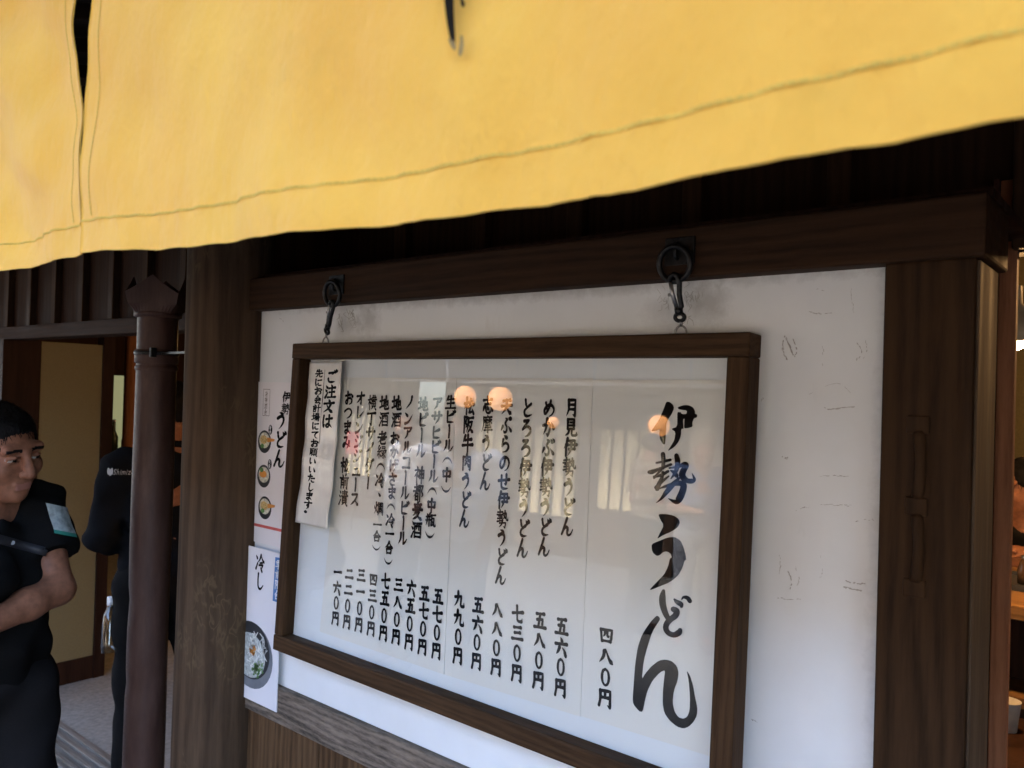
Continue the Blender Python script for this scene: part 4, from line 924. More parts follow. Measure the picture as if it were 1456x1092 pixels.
i = Ink(); i.column('季前限合', on_p(396.5, 796, .0008), on_p(393.5, 853, .0008), (.022, 0, 0), (0, -1, 0), 6); i.build('strip_lettering', M_white, tagp)
c0 = (357, 927)
bw = oval('bowl_print', c0[0], c0[1]+4, .094, .083, M_bowl2, lo_, .0004); oval('bowl_inside', c0[0]-1, c0[1]-3, .084, .072, M_bowl, bw, .0008)
nd = oval('noodle_print', c0[0]-2, c0[1]+4, .068, .056, plain('printed pale noodles', (.42, .45, .43), .5, var=.4, sc=160), bw, .0012)
rn = random.Random(11)
def dab(name, n, m, xr, yr, ln, wd_, lay):
    k = Ink()
    for _ in range(n):
        a_ = rn.uniform(0, 6.28); q_ = math.sqrt(rn.random()); x, y = c0[0]+xr[0]+xr[1]*q_*math.cos(a_), c0[1]+yr[0]+yr[1]*q_*math.sin(a_); t_ = rn.uniform(0, 3.14)
        l_ = rn.uniform(*ln); k.stroke([(x-l_*math.cos(t_)*.4, y-l_*math.sin(t_), wd_*.8), (x+rn.uniform(-1, 1), y+rn.uniform(-1, 1), wd_), (x+l_*math.cos(t_)*.4, y+l_*math.sin(t_), wd_*.6)], lambda x, y: on_p(x, y, lay), 3)
    return k.build(name, m, bw)
dab('noodle_strands', 70, plain('printed noodle strand', (.70, .71, .68), .5), (8, 13), (2, 30), (3, 8), 1.3, .0014)
dab('green_print', 34, M_green, (9, 8), (25, 11), (1, 2.4), 2.0, .0017); dab('green_print', 14, plain('light green print', (.30, .42, .18), .5), (9, 9), (22, 11), (.8, 2), 1.6, .0019)
dab('egg_print', 9, M_egg, (2, 4), (-2, 7), (1.5, 3), 2.2, .0018)

# ------------------------------------------------------------------ downpipe with its crowned hopper, clamped to the log post
dp = thing('downpipe', 'brown metal downpipe with crowned hopper standing beside the log post', 'downpipe', (-2.250, -.062, 0))
PXY = (-2.250, -.062)
def pipe_mesh():
    t = bmesh.new(); n = 28; rings = []
    for k in range(48):
        z = .02+k*(1.845-.02)/47; r = .0545
        ring = []
        for q in range(n):
            a = 2*math.pi*q/n
            dent = -.0045*math.exp(-((z-1.02)/.035)**2)*max(0, math.cos(a+1.9))-.004*math.exp(-((z-.80)/.03)**2)*max(0, math.cos(a+1.3))+.0008*math.sin(z*9+a*2)
            ring.append(t.verts.new((PXY[0]+(r+dent)*math.cos(a), PXY[1]+(r+dent)*math.sin(a), z)))
        rings.append(ring)
    for A, B in zip(rings, rings[1:]):
        for q in range(n): t.faces.new((A[q], A[(q+1) % n], B[(q+1) % n], B[q])).smooth = True
    m = MB(); m.add(t); return m.build('pipe', M_pipe, dp)
pipe_mesh()
b = MB(); b.lathe([(.0552, 1.698), (.0585, 1.700), (.0585, 1.735), (.0552, 1.738)], (PXY[0], PXY[1], 0)); b.lathe([(.0552, 1.678), (.0570, 1.680), (.0570, 1.690), (.0552, 1.692)], (PXY[0], PXY[1], 0))
b.build('joint_band', M_pipe, dp)
b = MB(); b.lathe([(.059, 1.722), (.0605, 1.723), (.0605, 1.732), (.059, 1.733)], (PXY[0], PXY[1], 0)); b.bar((PXY[0]+.057, PXY[1]-.01, 1.727), (-1.99, -.10, 1.727), .012, .006); b.box(PXY[0]+.045, PXY[0]+.056, PXY[1]-.045, PXY[1]-.028, 1.715, 1.742, .002)
b.build('clamp', M_iron, dp)
def hopper():
    t = bmesh.new(); ro = math.radians(-41.5); W = .064
    z0, z1, zv, zp = 1.838, 1.856, 1.895, 1.945
    n = 13; rows = []
    per = []
    for s_ in range(4):
        a0 = ro+s_*math.pi/2
        ca, sa = math.cos(a0), math.sin(a0)
        for k in range(n-1):
            u = k/(n-1)*2-1; X, Y = u*W, -W
            per.append((X*ca-Y*sa, X*sa+Y*ca, zv+(zp-zv)*(1-abs(u))**1.15))
    for thick in (0, 1):
        sc = 1-.03*thick
        lowc = [t.verts.new((PXY[0]+.062*x*sc/W*W/ max(1e-6, math.hypot(x, y))*1.0, PXY[1]+.062*y*sc/max(1e-6, math.hypot(x, y)), z0)) for x, y, z in per]
        mid = [t.verts.new((PXY[0]+x*sc, PXY[1]+y*sc, z1+.008)) for x, y, z in per]
        top = [t.verts.new((PXY[0]+x*1.1*sc, PXY[1]+y*1.1*sc, z)) for x, y, z in per]
        rows.append((lowc, mid, top))
    m = len(per)
    for r_ in rows:
        for A, B in zip(r_, r_[1:]):
            for k in range(m): t.faces.new((A[k], A[(k+1) % m], B[(k+1) % m], B[k]))
    for k in range(m): t.faces.new((rows[0][2][k], rows[0][2][(k+1) % m], rows[1][2][(k+1) % m], rows[1][2][k]))
    bmesh.ops.recalc_face_normals(t, faces=t.faces[:])
    b = MB(); b.add(t); b.lathe([(.0565, 1.828), (.064, 1.832), (.064, 1.842), (.058, 1.846)], (PXY[0], PXY[1], 0)); return b.build('hopper', M_pipe, dp)
hopper()

# ------------------------------------------------------------------ the yellow noren close in front of the camera
def cloth():
    m, t, b, o = mat('yellow cotton'); v = coords(t)
    big = noise(t, v, 11, 4, .55); fine = noise(t, v, 420, 2); 
    c = ramp(t, big, [(.3, (.76, .415, .060)), (.7, (.84, .475, .078))])
    hue = noise(t, coords(t, (1, 1, 1), (9, 0, 3)), 5.5, 3, .5); c = mix(t, ramp(t, hue, [(.36, (0, 0, 0)), (.64, (.55,)*3)]), c, (.74, .355, .056)); st = noise(t, coords(t, (1, 1, 1), (4, 2, 7)), 16, 5, .6); c = mix(t, ramp(t, st, [(.64, (0, 0, 0)), (.82, (.35,)*3)]), c, (.56, .33, .06))
    t.links.new(c, b.inputs['Base Color']); b.inputs['Roughness'].default_value = .9; b.inputs['Specular IOR Level'].default_value = .1; b.inputs['Sheen Weight'].default_value = .15
    w1 = N(t, 'ShaderNodeTexWave', bands_direction='X', i_Scale=520.0); w2 = N(t, 'ShaderNodeTexWave', bands_direction='Z', i_Scale=520.0)
    t.links.new(v, w1.inputs[0]); t.links.new(v, w2.inputs[0]); hsum = math_(t, 'ADD', w1.outputs['Fac'], w2.outputs['Fac'])
    wr = noise(t, coords(t, (1, 1, .5)), 26, 4, .6)
    bm1 = N(t, 'ShaderNodeBump', i_Strength=.3, i_Distance=.0004); t.links.new(hsum, bm1.inputs['Height'])
    bm2 = N(t, 'ShaderNodeBump', i_Strength=.6, i_Distance=.008); t.links.new(wr, bm2.inputs['Height']); t.links.new(bm1.outputs[0], bm2.inputs['Normal']); t.links.new(bm2.outputs[0], b.inputs['Normal'])
    tl = N(t, 'ShaderNodeBsdfTranslucent'); t.links.new(c, tl.inputs[0]); t.links.new(bm2.outputs[0], tl.inputs['Normal'])
    mx = N(t, 'ShaderNodeMixShader'); mx.inputs[0].default_value = .05; t.links.new(b.outputs[0], mx.inputs[1]); t.links.new(tl.outputs[0], mx.inputs[2]); t.links.new(mx.outputs[0], o.inputs[0]); return m
M_cloth = cloth(); M_thread = plain('olive stitching', (.56, .355, .06), .95)
NY = -.89
noren = thing('noren_curtain', 'bright yellow cotton shop curtain hanging from the eave in the foreground', 'curtain', (-.6, NY, 2.31))
MB().tube([(-4.0, NY, 2.312), (2.4, NY, 2.312)], .014, 16).build('rod', wood('bamboo rod', (.25, .18, .08), (.38, .28, .13), 'x', .5), noren)
def hem_z(x):
    xs = [-3, -1.0, -.913, -.715, -.5, -.305, -.146, -.06, .2, 1]; zs = [1.75, 1.752, 1.755, 1.756, 1.7445, 1.7375, 1.736, 1.7385, 1.742, 1.74]
    return float(np.interp(x, xs, zs))
def panel(x0, x1, seed, slant=0.0, nx=None, yoff=0.0, drape=0.0):
    """x0..x1 at the hem; the free edges lean apart upwards by slant"""
    r = random.Random(seed); ph = [r.uniform(0, 6) for _ in range(8)]
    nx = nx or max(20, int((x1-x0)/.006)); nz = 90; Z1 = 2.31
    def pt(u, w_, lay):
        zz = hem_z(x0+(x1-x0)*u); z = zz+(Z1-zz)*w_**1.6
        h = z-zz
        x = x0+(x1-x0)*u+slant*max(0, min(h-.02, .20))**.75*.5*max(0, u-.5)*2
        fall = math.exp(-h/.22)
        y = NY+yoff+fall*(.0042*math.sin(x*21+ph[0])+.0020*math.sin(x*47+ph[1]+h*9)+.0004*math.sin(x*96+ph[6]+h*14))+.0014*math.sin(x*31+h*38+ph[2])+.0007*math.sin(x*73-h*51+ph[3])+.0009*math.sin(h*60+x*14+ph[6])
        y += drape*min(1, (x1-x)/.07)*1.5*(.0040*math.sin(x*36+h*30+ph[2])+.0016*math.sin(x*24-h*50+ph[4])+.0005*math.sin(x*60+h*120)+.0009*math.sin(h*120+ph[1])*math.exp(-((x1-x)/.05)**2))+.0006*math.sin(h*105+x*60+ph[5])*math.exp(-((x-x0)/.022)**2)
        hem = math.exp(-((h-.026)/.004)**2); y += .0012*hem*math.sin(x*210+ph[4]) + (.00035+.0006*min(1, max(0, (x+.55)/.3)))*math.exp(-(h/.026)**4)*math.sin(x*330+ph[5]+2*math.sin(x*37))*(.6+.4*math.sin(x*53))
        z2 = z+.0006*math.sin(x*33+ph[7])*math.exp(-h/.05)+.0004*math.sin(x*120+ph[0])*math.exp(-h/.02)
        th = .0013
        return (x, y+(th if lay else -th)*.5, z2)
    v, f = [], []
    for lay in (0, 1):
        for j in range(nz+1):
            for i in range(nx+1): v.append(pt(i/nx, j/nz, lay))
    K = (nx+1)*(nz+1)
    for j in range(nz):
        for i in range(nx):
            a = j*(nx+1)+i; f.append((a, a+1, a+nx+2, a+nx+1)); f.append((K+a, K+a+nx+1, K+a+nx+2, K+a+1))
    ed = [i for i in range(nx+1)]+[j*(nx+1)+nx for j in range(1, nz+1)]+[nz*(nx+1)+i for i in range(nx-1, -1, -1)]+[j*(nx+1) for j in range(nz-1, 0, -1)]
    for a, b in zip(ed, ed[1:]+ed[:1]): f.append((a, b, K+b, K+a))
    o = raw('cloth_panel', v, f, M_cloth, noren)
    # the row of stitches along the hem and beside each free edge
    m = MB()
    def at(u, h):
        zz = hem_z(x0+(x1-x0)*u); w_ = (h/(Z1-zz))**(1/1.6); p = pt(u, w_, 0); return Vector((p[0], p[1]-.00035, p[2]))
    L = x1-x0; s_ = .004
    while s_ < L-.004:
        a, b_ = at(s_/L, .0265), at((s_+.0034)/L, .0265+r.uniform(-.0002, .0002)); m.bar(a, b_, .0016, .0005, up=(0, 1, 0)); s_ += .0040
    for e in (.022, L-.022):
        h = .03
        while h < .30: m.bar(at(e/L, h), at(e/L, h+.0034), .0011, .0004, up=(0, 1, 0)); h += .0042
    m.build('stitching', M_thread, o); return o
pr = panel(-.715, 2.3, 1, nx=420)  # carried on past the right of view to shade the wall
panel(-1.030, -.7215, 2, slant=-.20, yoff=.001, drape=1.0)
for k, (a, b) in enumerate(((-1.350, -1.036), (-1.655, -1.356), (-1.972, -1.661), (-2.292, -1.978), (-2.62, -2.298), (-2.95, -2.63), (-3.28, -2.96), (-3.6, -3.29))): panel(a, b-.004, 5+k, slant=-.13, nx=40)  # the farthest panels are added out of view to shade the wall
ink = Ink(); putn = lambda x, y: on_y(x, y, NY)+np.array([0, -.0056, 0])
ink.stroke([(618, -260, 20), (634, -120, 24), (645, -40, 17), (649, 0, 14), (651, 30, 11.5), (654, 55, 8.5), (656, 66, 5), (658, 74, 2)], putn)
ink.stroke([(664, -40, 9), (667, 0, 4), (669, 12, 5.5), (670, 16, 2)], putn)
ink.build('ink_stroke', plain('faded cloth ink', (.016, .013, .010), .95, spec=0.0), pr)
ink = Ink(); ink.stroke([(667, 57, 3), (667.5, 66, 5), (666, 78, 6), (665, 84, 3)], putn); ink.stroke([(651, 62, 4), (656, 70, 7), (658, 76, 3)], lambda x, y: putn(x, y)+np.array([0, -.0003, 0]))
ink.build('ink_trace', plain('thin cloth ink', (.26, .16, .05), .8), pr)
# ------------------------------------------------------------------ people
from mathutils.bvhtree import BVHTree
M_skin = plain('warm skin', (.25, .105, .060), .55, spec=.25, var=.22, sc=55, bstr=.2); M_hair = plain('black hair', (.007, .006, .006), .7, spec=.12, var=.3, sc=200)
M_eye = plain('eye white', (.30, .26, .23), .4); M_lip = plain('lips', (.30, .125, .09), .5)
def cloth_mat(name, col, sc=300): return plain(name, col, .95, spec=.03, var=.18, sc=sc, bstr=.25, bd=.001)
M_black = cloth_mat('black cotton', (.0085, .0080, .0080)); M_char = cloth_mat('charcoal trousers', (.016, .0145, .015)); M_navy = cloth_mat('dark navy work shirt', (.0080, .0084, .0100))
M_shoe = plain('black shoe', (.02, .02, .02), .5); M_whitec = cloth_mat('white cotton shirt', (.72, .73, .78)); M_greyc = cloth_mat('grey trousers', (.16, .17, .20)); M_tan = cloth_mat('tan cloth', (.16, .125, .09)); M_blue_c = cloth_mat('blue cloth', (.06, .09, .17))
def mats_(shirt, trousers): return dict(skin=M_skin, hair=M_hair, eye=M_eye, lip=M_lip, shirt=shirt, trousers=trousers, shoe=M_shoe)
LEG = dict(legL=((-.095, 0, .80), (-.11, -.02, .44), (-.115, .03, .09)), legR=((.095, 0, .80), (.11, -.02, .44), (.12, .03, .09)))
# the onlooker with folded arms
pose = dict(h=.0085, hf=.0030, hh=.0026, head=(13, 13, -6), hc=(.044, -.052, 1.458), hs=1.0, neck=(.008, .008, 1.325), chest=(0, 0, 1.17), pelvis=(0, 0, .86), build=1.09, belly=1.14, hem=.845, sleeveL=1.93, sleeveR=.62, legL=((-.12, 0, .80), (-.135, -.02, .44), (-.13, .03, .09)), legR=((.125, 0, .80), (.15, -.02, .44), (.14, .03, .09)),
            armL=((-.175, .01, 1.285), (-.145, -.19, 1.125), (.045, -.105, 1.145), ((1, .8, -.1), (0, -1, .1), -1, .5)),
            armR=((.172, .01, 1.285), (.165, -.125, 1.09), (-.06, -.200, 1.050), ((-1, .2, .1), (0, -1, .1), 1, .4)))
th1 = math.radians(97)
p1, I1 = figure(pose, 'person in black shirt with folded arms and a shoulder strap at the left edge', (-2.382, -.474, 0), th1, mats_(M_black, M_char))
def bvh(vf): return BVHTree.FromPolygons([Vector(v) for v in vf[0]], [tuple(int(i) for i in q) for q in vf[1]])
def stick(I, key, x, z, front=True, off=.004):
    """the point on a garment seen from straight ahead (or behind) at local x, z"""
    t = I.get('bvh'+key) or I.setdefault('bvh'+key, bvh(I[key])); pl = I['place']
    o = Vector(pl(np.array([x, -1.0 if front else 1.0, z]))); e = Vector(pl(np.array([x, 0, z]))); d = (e-o).normalized()
    h = t.ray_cast(o, d)
    return (h[0] if h[0] is not None else e)-d*off, -d
# shoulder strap with two round marks
b = MB(); prev = None; pts = []
for k in range(25):
    u = k/24; p, n = stick(I1, 'shirt', -.15+.29*u, 1.315-.125*u, off=.004); pts.append((p, n))
v, f = [], []
for k, (p, n) in enumerate(pts):
    a = pts[max(k-1, 0)][0]; c = pts[min(k+1, 24)][0]; s_ = (c-a).normalized().cross(n).normalized()
    for q, o in ((.011, .0012), (-.011, .0012), (-.011, -.0012), (.011, -.0012)): v.append(p+s_*q+n*o)
for k in range(24):
    for q in range(4): f.append((4*k+q, 4*k+(q+1) % 4, 4*k+4+(q+1) % 4, 4*k+4+q))
strap = raw('shoulder_strap', v, f, plain('dark grey strap', (.022, .022, .026), .6, sc=200), p1)
for k in (7, 17):
    p, n = pts[k]; u = n.orthogonal().normalized(); w_ = n.cross(u)
    raw('strap_mark', [p+n*.0022+(u*math.cos(2*math.pi*q/14)+w_*math.sin(2*math.pi*q/14))*.0055 for q in range(14)], [list(range(14))], plain('pale mark', (.40, .40, .42), .6), strap)
# clear pouch on the upper arm
v, f = [], []
for j in range(9):
    for i in range(7):
        p, n = stick(I1, 'shirt', .152+.062*i/6, 1.315-.075*j/8-.02*(i/6), off=.010); v.append(p+n*.001)
K = len(v); v += [q-Vector(I1['place'](np.array([0, -1.0, 0]))-I1['place'](np.array([0, 0, 0])))*.002 for q in v[:K]]
for j in range(8):
    for i in range(6):
        a = j*7+i; f.append((a, a+1, a+8, a+7)); f.append((K+a, K+a+7, K+a+8, K+a+1))
gm = [0]*len(f)
for k in range(len(f)):
    if k//2//6 == 7: gm[k] = 1
M_pouch = plain('clear plastic pouch', (.34, .38, .38), .18, spec=.6, var=.45, sc=45); M_teal = plain('teal edging', (.03, .22, .17), .5)
raw('arm_pouch', v, f, [M_pouch, M_teal], p1, mi=gm)
# the one seen from behind
pose2 = dict(h=.010, hf=.0045, head=(-20, 8, 0), hc=(.0, -.03, 1.52), hs=1.0, neck=(0, .015, 1.385), chest=(0, 0, 1.22), pelvis=(0, 0, .90), build=1.08, belly=1.02, hem=.86, sleeve=1.35,
             armL=((-.18, .01, 1.310), (-.228, -.02, 1.065), (-.10, -.20, 1.03), ((.8, -.5, .1), (0, -.5, .8), 1, .5)), armR=((.18, .01, 1.310), (.236, .02, 1.065), (.16, -.16, .98), ((-.4, -.8, .1), (.5, 0, .8), -1, .5)),
             legL=((-.098, 0, .83), (-.11, -.02, .46), (-.115, .03, .09)), legR=((.098, 0, .83), (.11, -.02, .46), (.12, .03, .09)))
th2 = math.radians(-118)
p2, I2 = figure(pose2, 'person in dark work shirt seen from behind in the entrance beside the downpipe', (-3.004, .394, 0), th2, mats_(M_navy, M_black))
# white lettering across the back
LAT = {'S': 'k 84,20 56,8 24,20 30,42 66,56 78,78 48,93 14,82', 'h': 'v 22,2 22,94;k 22,56 46,40 68,50 70,94', 'i': 'v 50,40 50,94;d 50,14 52,20', 'm': 'v 12,42 12,94;k 12,54 30,40 46,52 46,94;k 46,54 66,40 84,52 86,94', 'z': 'v 18,42 80,42! 20,92! 84,92', 'u': 'k 20,42 20,78 42,94 70,80 74,42;v 74,42 76,94'}
GL.update(LAT)
bi = Ink(); lx = .205
def back_pt(x, z): p, n = stick(I2, 'shirt', x, z, False, .003); return p
for ch, adv in (('S', .017), ('h', .016), ('i', .009), ('m', .022), ('i', .009), ('z', .016), ('u', .017)):
    for pl in glyph_polys(ch, 6.5): bi.poly([tuple(back_pt(lx-(x/100-(.25 if ch == 'i' else 0))*(adv if ch == 'm' else .017)*.95*.68+(50-y)/100*-.004, 1.319-y/100*.021)) for x, y in pl])
    lx -= adv*.68
for px_, pz_, s_ in ((.222, 1.312, 0), (.216, 1.308, 1), (.210, 1.312, 2)):
    bi.poly([tuple(back_pt(px_+.0045*math.cos(a), pz_+.013*math.sin(a)-.002)) for a in [2*math.pi*q/12 for q in range(12)]])
bi.build('back_lettering', plain('grey white print', (.42, .42, .43), .7), I2['shirt_ob'])
# drink bottle in the back pocket
q, n = stick(I2, 'trousers', .205, .745, False, -.016)
bt = thing('drink_bottle', 'small clear drink bottle with white cap sticking out of the back pocket', 'bottle', tuple(q))
ax_ = Matrix.Rotation(math.radians(12), 4, Vector(n).cross(Vector((0, 0, 1)))); 
b = MB(); b.lathe([(.0, -.13), (.026, -.128), (.028, -.10), (.028, -.02), (.024, .01), (.013, .035), (.012, .05)], q, 20, axis=ax_); b.build('bottle_body', glass('clear bottle plastic', (.85, .9, .9), 1.6), bt)
b = MB(); b.lathe([(.0, .078), (.0135, .077), (.0145, .072), (.0145, .046), (.012, .044)], q, 20, axis=ax_); b.build('cap', M_white, bt)

# the one at the counter on the right, hand at the head
ctr = np.array([-.52, 2.78, 0])
pose3 = dict(h=.011, hf=.0055, head=(-60, 10, 0), hc=(0, -.02, 1.30), neck=(0, .02, 1.175), chest=(0, .02, 1.01), pelvis=(0, .06, .68), hem=.60, sleeve=.45,
             armL=((-.175, .02, 1.12), (-.20, -.22, 1.075), (-.085, -.12, 1.25), ((.3, .5, .8), (-.9, -.2, .2), 1, .6)), armR=((.175, .02, 1.12), (.22, -.15, .96), (.05, -.30, 1.08), ((-1, -.2, 0), (0, 0, 1), -1, .5)),
             legL=((-.09, 0, .65), (-.12, -.42, .58), (-.12, -.38, .09)), legR=((.09, 0, .65), (.12, -.42, .58), (.12, -.38, .09)))
p3, I3 = figure(pose3, 'person with bare arm raised to dark hair sitting at the lit counter on the right', (-.505, 2.86, 0), math.radians(5), mats_(M_black, M_char))

# ------------------------------------------------------------------ the room: counter, lamps, bottles
M_counter = wood('counter wood', (.085, .042, .016), (.19, .105, .045), 'x', .4, 22)
ct = thing('counter', 'wooden eating counter with a shelf lit warm inside the right opening', 'counter', (0, 2.2, 0))
MB().box(-1.9, 2.6, 1.75, 2.45, .985, 1.03, .004).build('counter_top', M_counter, ct)
MB().box(-1.9, 2.6, 2.0, 2.06, .0, .985).build('front_panel', M_dark, ct)
MB().box(-1.9, 2.6, 1.80, 2.0, .70, .735, .003).build('shelf', M_counter, ct)
st = thing('stool', 'wooden stool under the person at the counter', 'stool', (-.505, 2.95, 0))
MB().box(-.69, -.32, 2.78, 3.12, .51, .55, .006).build('seat', M_counter, st)
for sx in (-.66, -.35):
    for sy in (2.81, 3.09): MB().box(sx-.018, sx+.018, sy-.018, sy+.018, 0, .51).build('leg', M_dark, st)
ty = thing('tray', 'black tray on the lit counter', 'tray', (-.45, 2.1, 1.03))
b = MB(); b.box(-.62, -.25, 1.98, 2.25, 1.0305, 1.036); b.box(-.62, -.25, 1.98, 1.985, 1.036, 1.05); b.box(-.62, -.25, 2.245, 2.25, 1.036, 1.05); b.box(-.62, -.615, 1.985, 2.245, 1.036, 1.05); b.box(-.255, -.25, 1.985, 2.245, 1.036, 1.05); b.build('tray_base', M_bowl, ty)
for (jx, jy, jr, jh, lab) in ((-.40, 2.10, .022, .085, 'taller dark soy bottle standing on the black tray'), (-.335, 2.16, .026, .06, 'short squat seasoning pot on the black tray')):
    j = thing('seasoning_pot', lab, 'seasoning pot', (jx, jy, 1.036))
    MB().lathe([(0, 0), (jr, 0), (jr*1.05, jh*.5), (jr*.7, jh*.85), (jr*.5, jh)], (jx, jy, 1.0365), 18).build('pot', plain('brown glaze', (.06, .035, .02), .2), j)
    MB().lathe([(jr*.5, 0), (jr*.55, .004), (jr*.5, .012), (0, .014)], (jx, jy, 1.0365+jh), 18).build('lid', M_steel, j)
lt = thing('low_table', 'small dark table just inside the right opening', 'table', (-.1, 1.5, 0))
MB().box(-.52, .3, 1.30, 1.72, .67, .70, .004).build('table_top', M_dark, lt)
for sx in (-.49, .27):
    for sy in (1.33, 1.69): MB().box(sx-.02, sx+.02, sy-.02, sy+.02, 0, .67).build('leg', M_dark, lt)
cpb = thing('paper_cup', 'white paper cup on the dark table inside the right opening', 'cup', (-.372, 1.58, .70))
MB().lathe([(0, .0), (.026, 0), (.035, .085), (.036, .087), (.034, .085), (.025, .004), (0, .004)], (-.372, 1.58, .7005), 24).build('cup', plain('cup paper', (.45, .44, .42), .6), cpb)
def pendant(x, y, z, r, lab, power, em, cord=2.75, group=None, shade=True):
    o = thing('pendant_lamp', lab, 'lamp', (x, y, z), group)
    if shade: MB().lathe([(.018, .16), (.02, .11), (r*.6, .07), (r, .0), (r-.004, .0), (r*.58, .064), (.016, .104)], (x, y, z), 28).build('lamp_shade', plain('lamp shade', (.5, .42, .28), .5), o)
    MB().lathe([(0, -.035), (.03, -.02), (.036, .01), (.025, .045), (.014, .07), (0, .072)], (x, y, z+.01), 20).build('bulb', glow('warm bulb', (1, .62, .25), em), o)
    MB().tube([(x, y, z+.15), (x, y, cord)], .004, 6).build('cord', M_black, o)
    l = bpy.data.lights.new('lamp light', 'POINT'); l.energy = power; l.color = (1, .55, .22); l.shadow_soft_size = .05
    lo = bpy.data.objects.new('lamp_light', l); COL.objects.link(lo); lo.parent = o; lo.location = (0, 0, -.06)
pendant(-.36, 1.45, 1.825, .10, 'glowing pendant lamp seen at the right edge behind the door jamb', 3.0, 14)
pendant(.9, 3.0, 2.35, .14, 'pendant lamp over the far end of the counter', 7.0, 10)
pendant(-4.6, 1.85, 1.93, .07, 'small amber lamp in the gap between downpipe and log post', .35, 5)
pendant(-5.6, 2.7, 2.05, .10, 'amber lamp hanging deep inside the left entrance', 1.2, 5)
pl_ = thing('post', 'warm lit round timber post deep inside the left entrance', 'post', (-5.85, 1.55, 0))
MB().lathe([(.055, 0), (.055, 2.75)], (-5.85, 1.55, 0), 20).build('post_shaft', M_red, pl_)
sb = thing('side_table', 'dark side table holding bottles under the frosted window', 'table', (-7.6, 2.3, 0))
MB().box(-7.9, -7.3, 1.9, 2.9, .90, .94, .004).build('table_top', M_dark, sb)
for sx in (-7.86, -7.34):
    for sy in (1.94, 2.86): MB().box(sx-.025, sx+.025, sy-.025, sy+.025, 0, .90).build('leg', M_dark, sb)
for (by, bh, lab) in ((2.19, .33, 'tall dark bottle against the frosted window, nearest the door post'), (2.30, .27, 'middle dark bottle against the frosted window'), (2.42, .30, 'dark bottle against the frosted window, nearest the downpipe')):
    o = thing('bottle', lab, 'bottle', (-7.55, by, .94), 'bottles under the frosted window')
    MB().lathe([(0, 0), (.038, 0), (.038, bh*.55), (.015, bh*.72), (.013, bh*.97)], (-7.55, by, .9405), 18).build('bottle_body', plain('dark bottle glass', (.02, .025, .015), .15), o)
    MB().lathe([(.0135, 0), (.015, .002), (.015, .02), (0, .022)], (-7.55, by, .9405+bh*.97), 14).build('cap', M_steel, o)

# ------------------------------------------------------------------ across the street (what the glass mirrors)
def house(name, label, x0, x1, y, h, eave_z, seed, dp=6.0):
    r = random.Random(seed); o = thing(name, label, 'house', ((x0+x1)/2, y, 0))
    MB().box(x0, x1, y-dp, y, 0, h).build('wall', wood('street house wood', (.045, .028, .02), (.10, .065, .045), 'z', .7, 12), o)
    MB().prism([(y+1.25, eave_z), (y-.0, eave_z+.45), (y-.0, eave_z+.57), (y+1.25, eave_z+.1)], 'yz', x0-.1, x1+.1).build('eave', M_tile, o)
    MB().prism([(y+.6, h), (y-dp/2, h+.27*dp), (y-dp-.4, h), (y-dp-.4, h-.12), (y+.6, h-.12)], 'yz', x0-.2, x1+.2).build('roof', M_tile, o)
    x = x0+.15
    while x < x1-.2:
        MB().box(x-.06, x+.06, y+.002, y+.10, 0, eave_z+.4).build('post', M_beam, o)
        w_ = min(1.25, x1-x-.2)
        if w_ > .6:
            if r.random() < .62:
                z0 = r.choice((.55, .75)); wn = MB(); wn.box(x+.16, x+w_-.04, y+.002, y+.03, z0-.05, z0); wn.box(x+.16, x+w_-.04, y+.002, y+.03, 1.82, 1.87)
                n = 5
                for k in range(n+1): xx = x+.18+(w_-.24)*k/n; wn.box(xx-.012, xx+.012, y+.022, y+.045, z0+.001, 1.819)
                wf = wn.build('window', M_beam, o)
                MB().box(x+.165, x+w_-.045, y+.004, y+.018, z0+.001, 1.819).build('pane', glow('papered window lit from inside', (.95, .80, .48), r.choice((.012, .018, .028))), wf)
            else: MB().box(x+.16, x+w_-.04, y+.002, y+.02, .1, 1.9).build('panel', plain('plaster of the street house', (.45, .43, .38), .85), o)
        x += 1.36
    return o
house('street_house', 'long dark timber house with papered windows across the street', -9.15, 9.0, -8.2, 4.6, 2.30, 4)
house('street_house', 'dark timber house across the street beyond the bright gap', -24.0, -10.5, -8.2, 3.0, 2.35, 9, .7)
M_lan = glow('lit paper lantern', (1, .43, .15), .5)
_t = M_lan.node_tree; _n = noise(_t, coords(_t, (1, 1, 2.2)), 9, 4, .6); _r = ramp(_t, _n, [(.3, (.30,)*3), (.7, (.75,)*3)]); _t.links.new(_r, _t.nodes['Principled BSDF'].inputs['Emission Strength'])
def lantern(x, y, z, r, lab):
    o = thing('paper_lantern', lab, 'lantern', (x, y, z), 'lit paper lanterns across the street')
    pr_ = [(r*.35, -r*.95)]+[(r*math.cos(a)*(1+.012*math.sin(9*a*2)), r*math.sin(a)) for a in [math.radians(-65+130*k/20) for k in range(21)]]+[(r*.35, r*.95)]
    MB().lathe(pr_, (x, y, z), 24).build('paper_globe', M_lan, o)
    b = MB(); b.lathe([(r*.36, r*.92), (r*.36, r*1.02), (0, r*1.02)], (x, y, z), 18); b.lathe([(0, -r*1.02), (r*.36, -r*1.02), (r*.36, -r*.92)], (x, y, z), 18); b.build('rim', M_beam, o)
    MB().tube([(x, y, z+r), (x, y, 2.45)], .006, 6).build('cord', M_black, o)
lantern(-7.59, -7.0, 2.11, .155, 'large lit paper lantern mirrored over the beer line of the board')
lantern(-6.95, -7.0, 2.10, .165, 'large lit paper lantern mirrored left of the tempura line of the board')
lantern(-4.55, -7.0, 1.86, .125, 'round lit paper lantern mirrored in the first character of the title')
lantern(-7.60, -7.15, 1.79, .085, 'small lit paper lantern hanging below the large pair')
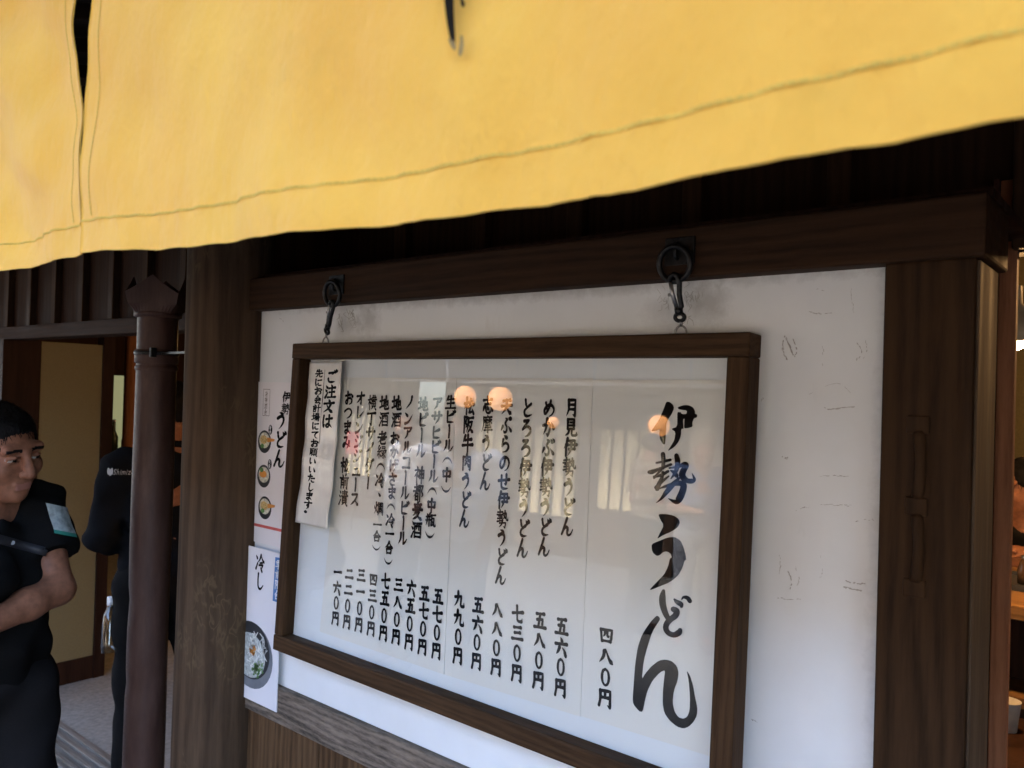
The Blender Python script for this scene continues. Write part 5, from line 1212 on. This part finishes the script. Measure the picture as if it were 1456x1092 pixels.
lantern(-6.12, -7.1, 1.83, .075, 'small lit paper lantern mirrored in the second dish line')
rb_ = thing('banner', 'red and white cloth banner on a pole mirrored in the juice line', 'banner', (-10.6, -7.2, 0))
MB().box(-10.05, -9.75, -7.005, -6.995, 1.15, 1.50).build('cloth', plain('red banner cloth', (.30, .04, .04), .8), rb_); MB().tube([(-9.74, -7.0, 0), (-9.74, -7.0, 1.7)], .012, 8).build('pole', M_steel, rb_)
def passer(lab, x, y, face, shirt, trousers, hc=1.60, **kw):
    s_ = hc/1.60
    P = dict(h=.02, hf=.011, head=(kw.get('turn', 0), 5, 0), hc=(0, -.02, 1.60), neck=(0, .015, 1.455), chest=(0, 0, 1.27), pelvis=(0, 0, .94), hem=kw.get('hem', .84), sleeve=kw.get('sleeve', .8), build=kw.get('build', 1.05),
             armL=((-.19, .01, 1.41), (-.225, .02, 1.12), (-.20, -.10, .90), ((.1, -.3, -1), (-1, 0, 0), 1, .4)), armR=((.19, .01, 1.41), (.23, .0, 1.12), (.10, -.20, 1.12), ((-.9, -.4, 0), (0, -.4, 1), -1, .5)),
             legL=((-.10, 0, .87), (-.11, -.02, .48), (-.115, .03, .09)), legR=((.10, 0, .87), (.11, -.02, .48), (.12, .03, .09)))
    r_, I = figure(P, lab, (x, y, 0), math.radians(face), mats_(shirt, trousers), detail=False)
    return r_
passer('person in white shirt and grey trousers mirrored in the middle of the board', -3.27, -2.4, 160, M_whitec, M_greyc, turn=30, build=1.2, hem=.76)
passer('person in white shirt mirrored behind the alcohol free beer line', -4.0, -2.65, 200, M_whitec, M_char, turn=-40)
passer('person in tan top mirrored between the menu lines and the title', -3.6, -5.2, 30, M_tan, M_char)
pw = passer('person in blue shirt and pale cap mirrored right of the title', -3.0, -5.0, 140, M_blue_c, M_greyc)
cap_c = Vector((-3.0, -5.0, 1.66))
b = MB(); b.lathe([(.098, -.01), (.100, .02), (.085, .07), (.045, .10), (0, .108)], cap_c, 20); b.build('cap', M_tan, pw)
